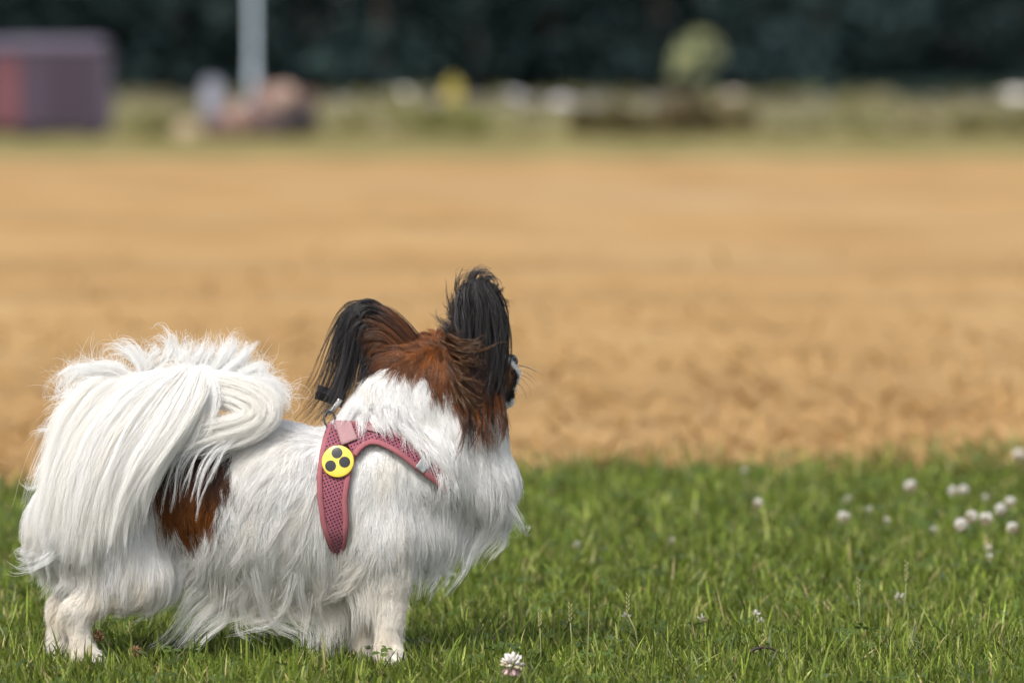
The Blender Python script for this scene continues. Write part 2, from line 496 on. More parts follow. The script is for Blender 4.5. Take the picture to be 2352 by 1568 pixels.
def surface_nets(h):
    lo = np.array([1e9] * 3); hi = -lo
    for pr in PRIMS:
        if pr[0] == 'rc':
            for q, r in ((pr[1], pr[3]), (pr[2], pr[4])): lo = np.minimum(lo, q - r); hi = np.maximum(hi, q + r)
        else: lo = np.minimum(lo, pr[1] - max(pr[2])); hi = np.maximum(hi, pr[1] + max(pr[2]))
    lo -= 0.012; hi += 0.012
    n = np.ceil((hi - lo) / h).astype(int) + 1
    ax = [(lo[i] + h * np.arange(n[i])).astype(np.float32) for i in range(3)]
    f = np.full(n, 0.05, np.float32)
    for pr in PRIMS:
        k = pr[-1]; m = k + 0.012
        if pr[0] == 'rc':
            r = max(pr[3], pr[4]); a = np.minimum(pr[1], pr[2]) - r - m; b = np.maximum(pr[1], pr[2]) + r + m
        else: r = max(pr[2]); a = pr[1] - r - m; b = pr[1] + r + m
        i0 = np.clip(np.floor((a - lo) / h).astype(int), 0, n); i1 = np.clip(np.ceil((b - lo) / h).astype(int) + 1, 0, n)
        sl = tuple(slice(i0[i], i1[i]) for i in range(3))
        g = np.stack(np.meshgrid(*[ax[i][sl[i]] for i in range(3)], indexing='ij'), -1)
        d = prim_sdf(pr, g); fo = f[sl]
        hh = np.maximum(k - np.abs(fo - d), 0) / k
        f[sl] = np.minimum(fo, d) - hh * hh * k * 0.25
    s = f < 0
    c = np.zeros(tuple(np.array(s.shape) - 1), np.int8)
    for dx in (0, 1):
        for dy in (0, 1):
            for dz in (0, 1):
                c += s[dx:s.shape[0] - 1 + dx, dy:s.shape[1] - 1 + dy, dz:s.shape[2] - 1 + dz]
    act = np.argwhere((c > 0) & (c < 8))
    idx = np.full(c.shape, -1, np.int64); idx[tuple(act.T)] = np.arange(len(act))
    acc = np.zeros((len(act), 3)); cnt = np.zeros(len(act))
    cor = [(0, 0, 0), (1, 0, 0), (0, 1, 0), (1, 1, 0), (0, 0, 1), (1, 0, 1), (0, 1, 1), (1, 1, 1)]
    for i in range(8):
        for j in range(i + 1, 8):
            if sum(abs(cor[i][q] - cor[j][q]) for q in range(3)) != 1: continue
            A = act + cor[i]; B = act + cor[j]
            fa = f[tuple(A.T)]; fb = f[tuple(B.T)]
            m = (fa < 0) != (fb < 0)
            t = np.where(m, fa / (fa - fb + 1e-12), 0)
            acc += np.where(m[:, None], A + (B - A) * t[:, None], 0); cnt += m
    v = lo + h * acc / cnt[:, None]
    quads = []
    for a in range(3):
        b, cc = (a + 1) % 3, (a + 2) % 3
        s0 = [slice(None)] * 3; s1 = [slice(None)] * 3
        s0[a] = slice(0, -1); s1[a] = slice(1, None)
        E = np.argwhere(s[tuple(s0)] != s[tuple(s1)])
        E = E[(E[:, b] > 0) & (E[:, cc] > 0) & (E[:, b] < s.shape[b] - 1) & (E[:, cc] < s.shape[cc] - 1)]
        ins = s[tuple(E.T)]
        def cell(db, dc):
            q = E.copy(); q[:, b] += db; q[:, cc] += dc; return idx[tuple(q.T)]
        Q = np.stack([cell(-1, -1), cell(0, -1), cell(0, 0), cell(-1, 0)], -1)
        Q[~ins] = Q[~ins][:, ::-1]
        quads.append(Q)
    return v, np.concatenate(quads)

# ------------------------------------------------------------------ coat colours
WHITE = np.array([0.915, 0.91, 0.90]); CREAM = np.array([0.88, 0.80, 0.67]); RUST = np.array([0.255, 0.082, 0.017])
DKBROWN = np.array([0.040, 0.016, 0.008]); BLACK = np.array([0.014, 0.012, 0.0125]); TAN = np.array([0.30, 0.13, 0.05])
HEAD_POLY = [(835, 852), (845, 800), (870, 745), (900, 730), (945, 755), (975, 772), (1012, 752), (1040, 700), (1160, 690), (1185, 800),
             (1185, 920), (1160, 950), (1112, 920), (1080, 942), (1050, 930), (1010, 884), (962, 858), (905, 842)]
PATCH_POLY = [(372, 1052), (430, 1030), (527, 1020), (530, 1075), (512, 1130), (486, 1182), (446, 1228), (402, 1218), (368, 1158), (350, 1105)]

def coat_color(p):
    u, v = UV(p); w = p[..., 1] * S
    nu = u + 7 * smooth_noise(u, v, 40, 1); nv = v + 7 * smooth_noise(u, v, 37, 2)
    c = np.broadcast_to(WHITE, p.shape).copy()
    cream = np.clip(sstep(1180, 1420, v) * 0.55 + 0.25 * smooth_noise(u, v, 90, 3), 0, 0.75)
    cream = np.where((u > 960) & (v < 1300), cream * 0.2, cream)
    cream = np.maximum(cream, 0.55 * np.exp(-(((u - 830) / 60) ** 2 + ((v - 1340) / 70) ** 2)))
    cream = np.maximum(cream, 0.35 * np.exp(-(((u - 560) / 70) ** 2 + ((v - 1010) / 50) ** 2)))
    c = c + (CREAM - c) * cream[..., None]
    # grey skin showing at the elbow
    g = 0.55 * np.exp(-(((u - 905 - (1330 - v) * 0.45) / 16) ** 2)) * (v > 1290) * (v < 1390) * (w < 0) * np.clip(smooth_noise(u, v, 22, 8) + .3, 0, 1)
    c = c * (1 - 0.6 * g[..., None])
    hp = inpoly(nu, nv, HEAD_POLY)
    t = np.clip(0.5 + 0.5 * smooth_noise(u, v, 45, 4), 0, 1)
    dark = np.clip(sstep(1005, 1060, u) * sstep(760, 800, v) * sstep(980, 900, v) * 0.75 + 0.45 * t + 0.25 * sstep(930, 860, u), 0, 1)
    brown = RUST + (DKBROWN - RUST) * dark[..., None]
    # ears run from rust at the root to black
    er = sstep(805, 760, v + 0.12 * (u - 1090)) * (u > 1015)
    elf = sstep(938, 890, u + 0.35 * (v - 760)) * (u < 960) * (u > 770) * (v < 850)
    ear = np.maximum(er, elf)
    brown = brown + (BLACK - brown) * ear[..., None]
    c = np.where(hp[..., None] | ((ear > 0.4) & (v < 860))[..., None], brown, c)
    # muzzle: white blaze and chin, brown and black whisker pad
    mz = (u > 1128) & (w > 60) & (v > 780) & (v < 960)
    pad = inpoly(u, v, [(1128, 838), (1150, 830), (1174, 838), (1189, 858), (1189, 885), (1176, 900), (1128, 900)])
    mzc = np.where(pad[..., None], TAN + (BLACK - TAN) * sstep(1168, 1187, u)[..., None], WHITE)
    mzc = np.where((w > 126)[..., None], WHITE, mzc)
    mzc = np.where(inpoly(u, v, [(1140, 893), (1190, 890), (1182, 915), (1150, 928)])[..., None], BLACK, mzc)
    c = np.where(mz[..., None], mzc, c)
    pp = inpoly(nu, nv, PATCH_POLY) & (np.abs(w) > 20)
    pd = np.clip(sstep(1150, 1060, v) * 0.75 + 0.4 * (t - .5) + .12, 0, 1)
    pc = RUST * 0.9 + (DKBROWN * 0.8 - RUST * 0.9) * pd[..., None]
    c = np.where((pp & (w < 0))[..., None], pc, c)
    return np.clip(c, 0.004, 0.94)

# ------------------------------------------------------------------ body mesh
dog = empty('dog', (float(P(560, 1500, 0)[0]), 0.0, 0.0))
tag(dog, 'white long-haired dog with brown head and black fringed ears standing on the lawn, facing away', 'dog')
bv, bq = surface_nets(0.003)
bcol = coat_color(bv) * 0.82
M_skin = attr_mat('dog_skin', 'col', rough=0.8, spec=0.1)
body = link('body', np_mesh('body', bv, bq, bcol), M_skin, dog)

# ------------------------------------------------------------------ coat: comb field (photo positions)
#        u     v     du    dv    len  lift
COMB = np.array([
    (300, 1000, -0.9, 0.3, 50, .25), (480, 985, -1.0, 0.25, 48, .25), (620, 975, -0.95, 0.3, 46, .3), (720, 995, -0.8, 0.5, 40, .3),
    (560, 1040, -0.55, 0.8, 46, .15), (660, 1050, -0.6, 0.8, 80, .2), (710, 1100, -0.5, 0.85, 70, .2), (700, 1180, -0.35, 0.95, 110, .25),
    (600, 1100, -0.35, 0.95, 95, .15), (548, 1110, -0.1, 1.0, 60, .12), (530, 1170, 0.0, 1.0, 110, .15), (620, 1180, -0.1, 1.0, 160, .2), (690, 1240, -0.05, 1.0, 185, .2),
    (560, 1240, 0.04, 1.0, 208, .2), (500, 1230, 0.02, 1.0, 195, .15), (480, 1310, 0.0, 1.0, 140, .15), (600, 1300, 0.04, 1.0, 178, .15),
    (700, 1310, 0.0, 1.0, 175, .15), (760, 1300, -0.1, 1.0, 168, .15), (440, 1080, 0.05, 1.0, 50, .15), (430, 1140, 0.0, 1.0, 50, .15), (440, 1190, 0.05, 1.0, 46, .15), (430, 1235, 0.05, 1.0, 90, .15),
    (420, 1270, 0.0, 1.0, 120, .15), (400, 1320, 0.05, 1.0, 95, .15), (340, 1150, -0.05, 1.0, 110, .15), (280, 1230, -0.1, 1.0, 130, .15), (200, 1150, -0.2, 1.0, 130, .2),
    (140, 1180, -0.55, 0.85, 110, .35), (130, 1280, -0.55, 0.85, 90, .35), (200, 1300, -0.25, 1.0, 75, .15), (300, 1310, -0.2, 0.95, 52, .15),
    (370, 1310, -0.25, 0.95, 70, .15), (340, 1360, -0.7, 0.7, 42, .12), (270, 1390, -0.85, 0.45, 34, .1), (190, 1390, -0.7, 0.6, 34, .15),
    (150, 1400, -0.5, 0.85, 42, .25), (180, 1450, 0.0, 1.0, 20, .1), (190, 1500, 0.1, 1.0, 16, .1), (115, 1450, 0.0, 1.0, 26, .1),
    (850, 1030, 0.05, 1.0, 34, .15), (830, 1090, -0.1, 1.0, 60, .15), (890, 1080, 0.1, 1.0, 60, .15), (950, 1090, 0.25, 0.95, 70, .15),
    (840, 1160, -0.15, 1.0, 85, .15), (900, 1160, 0.1, 1.0, 85, .15), (960, 1160, 0.3, 0.95, 95, .2), (1010, 1170, 0.35, 0.9, 110, .25),
    (860, 1240, -0.3, 0.95, 90, .15), (930, 1240, 0.15, 1.0, 62, .15), (990, 1250, 0.25, 0.95, 80, .25), (840, 1300, -0.45, 0.9, 140, .2),
    (890, 1310, -0.15, 1.0, 42, .12), (930, 1320, 0.1, 1.0, 26, .12), (905, 1380, 0.0, 1.0, 26, .12), (895, 1450, 0.0, 1.0, 22, .12),
    (890, 1510, 0.0, 1.0, 14, .1), (845, 1360, -0.4, 0.9, 110, .2), (848, 1440, -0.3, 0.95, 60, .2),
    (810, 920, 0.1, 1.0, 60, .3), (790, 960, 0.15, 1.0, 55, .3), (860, 880, 0.35, 0.95, 60, .2), (860, 950, 0.4, 0.9, 75, .2), (920, 930, 0.5, 0.85, 80, .2),
    (920, 990, 0.55, 0.85, 85, .2), (990, 990, 0.5, 0.85, 95, .2), (1050, 1040, 0.4, 0.9, 110, .2), (1120, 1010, 0.25, 1.0, 90, .2),
    (1165, 1050, 0.25, 1.0, 110, .5), (1100, 1100, 0.12, 1.0, 150, .25), (1165, 1120, 0.12, 1.0, 125, .5), (1140, 1165, -0.05, 1.0, 130, .35), (1090, 1150, -0.12, 1.0, 140, .25), (1040, 1110, 0.25, 0.95, 120, .2),
    (880, 830, -0.8, 0.2, 50, .2), (930, 790, -0.9, -0.3, 60, .3), (975, 785, -0.2, -0.2, 30, .35), (1000, 830, -0.1, 0.9, 45, .2), (940, 850, -0.2, 1.0, 48, .25),
    (985, 880, 0.15, 1.0, 60, .25), (1040, 880, 0.4, 0.9, 75, .3), (1040, 790, 0.2, -0.6, 50, .4), (1070, 840, 0.5, 0.7, 70, .35), (1090, 920, 0.15, 1.0, 90, .25),
    (1130, 930, 0.15, 1.0, 70, .2), (1165, 850, -0.7, 0.2, 9, .08), (1168, 900, -0.6, 0.5, 9, .08), (1085, 740, 0.1, 0.4, 26, .3), (1100, 670, 0.1, -0.5, 18, .3),
    (1060, 700, -0.1, -0.9, 40, .35), (1120, 720, 0.5, 0.6, 50, .3), (900, 760, -0.85, -0.45, 52, .3), (850, 740, -0.85, -0.25, 45, .3), (820, 745, -0.7, 0.5, 55, .3),
    (290, 900, -0.6, 0.5, 60, .5), (400, 860, -0.4, 0.6, 60, .5), (520, 885, 0.4, 0.5, 60, .5),
], float)

def comb(u, v):
    d2 = (u[:, None] - COMB[None, :, 0]) ** 2 + (v[:, None] - COMB[None, :, 1]) ** 2
    wgt = 1.0 / (d2 + 120.0) ** 2
    wgt /= wgt.sum(1, keepdims=True)
    return wgt @ COMB[:, 2:6]

# harness outline in photo positions (hair roots under it are left out)
GIRTH_L = [(756, 985), (745, 1005), (737, 1050), (731, 1097), (735, 1152), (742, 1193), (756, 1234), (776, 1275)]
GIRTH_R = [(806, 985), (826, 1015), (822, 1050), (806, 1085), (800, 1138), (803, 1193), (797, 1237), (784, 1275)]
STRAP_LO = [(818, 1052), (826, 1038), (838, 1026), (852, 1018), (874, 1020), (907, 1037), (934, 1056), (956, 1075), (976, 1089), (1006, 1111), (1025, 1133)]
STRAP_UP = [(768, 972), (790, 966), (814, 968), (845, 970), (880, 978), (921, 1001), (948, 1020), (976, 1039), (995, 1061), (1020, 1083), (1044, 1106)]
HARN_POLY1 = GIRTH_L + GIRTH_R[::-1]
HARN_POLY2 = STRAP_LO + STRAP_UP[::-1]

def gather(G, x):
    """sample guides G (N,K,3) at fractional positions x (N,K)"""
    K = G.shape[1]
    x = np.clip(x, 0, 1) * (K - 1); i = np.minimum(x.astype(int), K - 2); f = (x - i)[..., None]
    n = np.arange(len(G))[:, None]
    return G[n, i] * (1 - f) + G[n, i + 1] * f

def children(G, off, colr, clump=0.8, cpow=1.0, lmin=0.7, wave=0.0, wfreq=2.0, stray=0.06, cvar=0.07, seed=0, jit=0.0006):
    """G (n,K,3) one guide per strand already repeated; off (n,3) root offset"""
    r = np.random.default_rng(seed)
    n, K, _ = G.shape
    s = np.linspace(0, 1, K)[None, :]
    lf = r.uniform(lmin, 1.04, n)[:, None]
    lf = np.where(r.uniform(size=(n, 1)) < 0.25, lf * r.uniform(0.5, 1, (n, 1)), lf)
    base = gather(G, np.minimum(s * lf, 1.0))
    cl = np.clip(clump + r.normal(0, 0.12, n), 0, 1.0)[:, None]
    strayf = r.uniform(size=n) < stray
    cl[strayf] = -r.uniform(0.2, 1.2, (strayf.sum(), 1))
    sc = 1 - cl * s ** cpow
    pts = base + off[:, None, :] * sc[..., None]
    ph = r.uniform(0, 6.28, (n, 3)); fr = r.uniform(0.6, 1.4, (n, 3)) * wfreq
    amp = (jit + wave * r.uniform(0, 1, n) ** 2)[:, None, None] * np.where(strayf, 2.5, 1)[:, None, None]
    pts = pts + amp * s[..., None] * np.sin(6.28 * fr[:, None, :] * s[..., None] + ph[:, None, :])
    col = colr * (1 + r.normal(0, cvar, (n, 1)))
    return pts, np.clip(col, 0.003, 0.95)

def hair_object(name, pts, col, parent, mat, r0=0.00024, r1=0.00006):
    n, K, _ = pts.shape
    hc = bpy.data.hair_curves.new(name)
    hc.add_curves([K] * n)
    loc = np.array(parent.location) if parent is not None else np.zeros(3)
    hc.attributes['position'].data.foreach_set('vector', np.ascontiguousarray(pts - loc, np.float32).ravel())
    a = hc.attributes.new('radius', 'FLOAT', 'POINT') if 'radius' not in hc.attributes else hc.attributes['radius']
    s = np.linspace(0, 1, K)
    rr = (r0 + (r1 - r0) * s ** 1.3)[None, :] * np.random.default_rng(n).uniform(0.7, 1.25, (n, 1))
    a.data.foreach_set('value', rr.astype(np.float32).ravel())
    ca = hc.attributes.new('hair_color', 'FLOAT_COLOR', 'CURVE')
    c4 = np.ones((n, 4), np.float32); c4[:, :3] = col
    ca.data.foreach_set('color', c4.ravel())
    hc.materials.append(mat)
    o = bpy.data.objects.new(name, hc)
    COL.objects.link(o)
    o.parent = parent
    return o

def hair_mat(name, rough=0.5, spec=0.35, transl=0.3):
    return attr_mat(name, 'hair_color', rough, spec, transl)
M_hair = hair_mat('hair')
M_dark_hair = hair_mat('dark_hair', 0.30, 0.45, 0.06)

def trace(p, n, d3, L, lift, off, K=10, grav=0.35, fast=0.65):
    G = np.zeros((len(p), K, 3)); G[:, 0] = p
    cur = p.copy(); nn = n.copy()
    for i in range(1, K):
        t = (i - 1) / (K - 1)
        tang = norm(d3 - nn * np.clip((d3 * nn).sum(-1, keepdims=True), -1, 0.35 + t))
        d = norm(tang + nn * (lift[:, None] * (1 - t) ** 1.5) + np.array([0, 0, -grav * t]))
        cur = cur + d * (L[:, None] / (K - 1))
        f = sdf(cur); nn = grad(cur)
        want = off * np.minimum(1.0, 0.35 + fast * t)
        push = np.maximum(want - f, 0)
        cur = cur + nn * push[:, None]
        G[:, i] = cur
    return G

def body_coat(nguides=13000, kids=18):
    tri = np.concatenate([bq[:, [0, 1, 2]], bq[:, [0, 2, 3]]])
    a, b, c = bv[tri[:, 0]], bv[tri[:, 1]], bv[tri[:, 2]]
    cr = np.cross(b - a, c - a); area = np.linalg.norm(cr, axis=1) / 2
    nrm = norm(cr)
    cen = (a + b + c) / 3
    wgt = area * np.where(nrm[:, 1] < 0.4, 1.0, 0.35)
    cu, cv = UV(cen)
    wgt = wgt * np.where((cu > 830) & (cv < 960), 1.9, 1.0) * np.where(cv > 1380, 1.5, 1.0)
    k = rng.choice(len(tri), nguides, p=wgt / wgt.sum())
    r1 = np.sqrt(rng.uniform(size=nguides)); r2 = rng.uniform(size=nguides)
    p = (1 - r1)[:, None] * a[k] + (r1 * (1 - r2))[:, None] * b[k] + (r1 * r2)[:, None] * c[k]
    u, v = UV(p)
    under = inpoly(u, v, HARN_POLY1) | inpoly(u, v, HARN_POLY2)
    keep = ~under | (np.abs(p[:, 1]) < 0.012)
    p = p[keep]; u = u[keep]; v = v[keep]
    n = grad(p)
    p = p - n * sdf(p)[:, None]
    cm = comb(u, v)
    du, dv, ln, lift = cm.T
    ang = rng.normal(0, 0.16, len(p)) + 0.35 * smooth_noise(u, v, 70, 21)
    du, dv = du * np.cos(ang) - dv * np.sin(ang), du * np.sin(ang) + dv * np.cos(ang)
    d3 = norm(np.stack([du, np.zeros_like(du), -dv], -1))
    L = ln / S * rng.lognormal(0, 0.16, len(p)) * (1 + 0.25 * smooth_noise(u, v, 55, 22))
    off = np.clip(ln / S * 0.09, 0.0015, 0.008) * rng.uniform(0.3, 1.7, len(p))
    neck = inpoly(u, v, [(780, 860), (960, 850), (1060, 950), (1070, 1110), (1046, 1104)] + STRAP_UP[::-1]) & (n[:, 1] < 0.4)
    low = neck & (v > 930)
    lf = lift * rng.uniform(0.6, 1.5, len(p))
    G = trace(p, n, d3, L, lf, off)
    gu, gv = UV(G[:, 1:])
    x = low & (u > 818) & inpoly(gu, gv, HARN_POLY2).any(1)          # locks that fall over the strap ride on top of it
    keepx = ~x | (rng.uniform(size=len(p)) < 0.75)
    G[x] = trace(p[x], n[x], d3[x], L[x] * rng.uniform(0.55, 0.95, x.sum()), lf[x], rng.uniform(0.0145, 0.020, x.sum()), fast=2.6)
    G = G[keepx]; n = n[keepx]; p = p[keepx]; L = L[keepx]; u = u[keepx]; v = v[keepx]; neck = neck[keepx]
    # keep hair off the harness, except the neck hair that falls over its upper edge
    gu, gv = UV(G[:, 4:]); 
    hit = (inpoly(gu, gv, HARN_POLY1) | (inpoly(gu, gv, HARN_POLY2) & ~neck[:, None])).mean(1) > 0.34
    ok = ~(hit & (n[:, 1] < 0.4))
    G = G[ok]; n = n[ok]; p = p[ok]; L = L[ok]; u = u[ok]; v = v[ok]
    G[:, :, 2] = np.maximum(G[:, :, 2], 0.004)
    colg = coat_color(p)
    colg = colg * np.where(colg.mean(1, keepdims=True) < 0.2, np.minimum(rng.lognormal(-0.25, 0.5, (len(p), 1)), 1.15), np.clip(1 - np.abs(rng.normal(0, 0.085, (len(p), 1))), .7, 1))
    m = len(G)
    t1 = norm(np.cross(n, np.tile([0.31, 0.17, 0.93], (m, 1)))); t2 = np.cross(n, t1)
    rep = np.repeat(np.arange(m), kids)
    rr = np.sqrt(rng.uniform(size=len(rep))); th = rng.uniform(0, 6.28, len(rep))
    spread = np.clip(0.0052 * (0.55 + L / 0.07), 0.003, 0.0085)[rep] * rr
    off = (t1[rep] * np.cos(th)[:, None] + t2[rep] * np.sin(th)[:, None]) * spread[:, None]
    root = p[rep] + off
    f = sdf(root); off = off - n[rep] * f[:, None]
    pts, col = children(G[rep], off, colg[rep], clump=0.66, cpow=0.9, wave=0.0026, wfreq=0.9, stray=0.05, cvar=0.06, seed=5)
    pts[:, :, 2] = np.maximum(pts[:, :, 2], 0.003)
    lum = col.mean(1)
    dk = lum < 0.2
    hair_object('coat', pts[~dk], col[~dk], dog, M_hair, 0.00019, 0.00005)
    hair_object('brown_coat', pts[dk], col[dk], dog, M_dark_hair, 0.00018, 0.00005)
body_coat()

# ------------------------------------------------------------------ drawn locks: tail plume and ear fringes
def spline(ctrl, K):
    """Catmull-Rom through ctrl (n,3) resampled to K points"""
    c = np.asarray(ctrl, float); n = len(c)
    e = np.concatenate([[2 * c[0] - c[1]], c, [2 * c[-1] - c[-2]]])
    t = np.linspace(0, n - 1, K); i = np.minimum(t.astype(int), n - 2); f = (t - i)[:, None]
    p0, p1, p2, p3 = e[i], e[i + 1], e[i + 2], e[i + 3]
    return 0.5 * (2 * p1 + (p2 - p0) * f + (2 * p0 - 5 * p1 + 4 * p2 - p3) * f ** 2 + (3 * p1 - p0 - 3 * p2 + p3) * f ** 3)

KT = 16
def locks(keys, n, jit_uv, jit_w, seed, sheet=True, len_lo=0.75):
    """keys: list of polylines [(u,v,w),...]; n locks spread between neighbours (sheet) or around each one."""
    r = np.random.default_rng(seed)
    A = np.stack([spline(k, KT) for k in keys])
    out = []
    for _ in range(n):
        if sheet and len(keys) > 1:
            t = r.uniform(0, len(keys) - 1); i = min(int(t), len(keys) - 2); f = t - i
            q = A[i] * (1 - f) + A[i + 1] * f
        else: q = A[r.integers(len(keys))].copy()
        s = np.linspace(0, 1, KT)[:, None]
        q = q + np.append(r.normal(0, jit_uv, 2), r.normal(0, jit_w)) * (0.5 + 0.5 * s)
        q = q + (r.normal(0, jit_uv, 3) * np.array([1, .5, 1])) * s ** 2
        ph = r.uniform(0, 6.28, 3); fr = r.uniform(0.7, 1.6, 3)
        q = q + jit_uv * 0.7 * np.sin(6.28 * fr * s + ph) * s
        q = gather(q[None], (s[:, 0] * r.uniform(len_lo, 1.05))[None])[0]
        out.append(P(q[:, 0], q[:, 1], q[:, 2]))
    return np.array(out)

def grow(G, kids, spread, col, seed, clump=0.75, wave=0.0015, cvar=0.06, stray=0.07, lockvar=0.05, lmin=0.7):
    r = np.random.default_rng(seed)
    m = len(G); rep = np.repeat(np.arange(m), kids)
    off = norm(r.normal(size=(len(rep), 3))) * (spread * r.uniform(0, 1, (len(rep), 1)) ** 0.5) * r.uniform(0.6, 1.4, m)[rep][:, None]
    colr = (np.broadcast_to(col, (m, 3)) * (1 + r.normal(0, lockvar, (m, 1))))[rep]
    return children(G[rep], off, colr, clump=clump, cpow=1.1, wave=wave, wfreq=1.0, stray=stray, cvar=cvar, seed=seed + 1, lmin=lmin)

def cat(parts):
    return np.concatenate([a for a, _ in parts]), np.concatenate([b for _, b in parts])

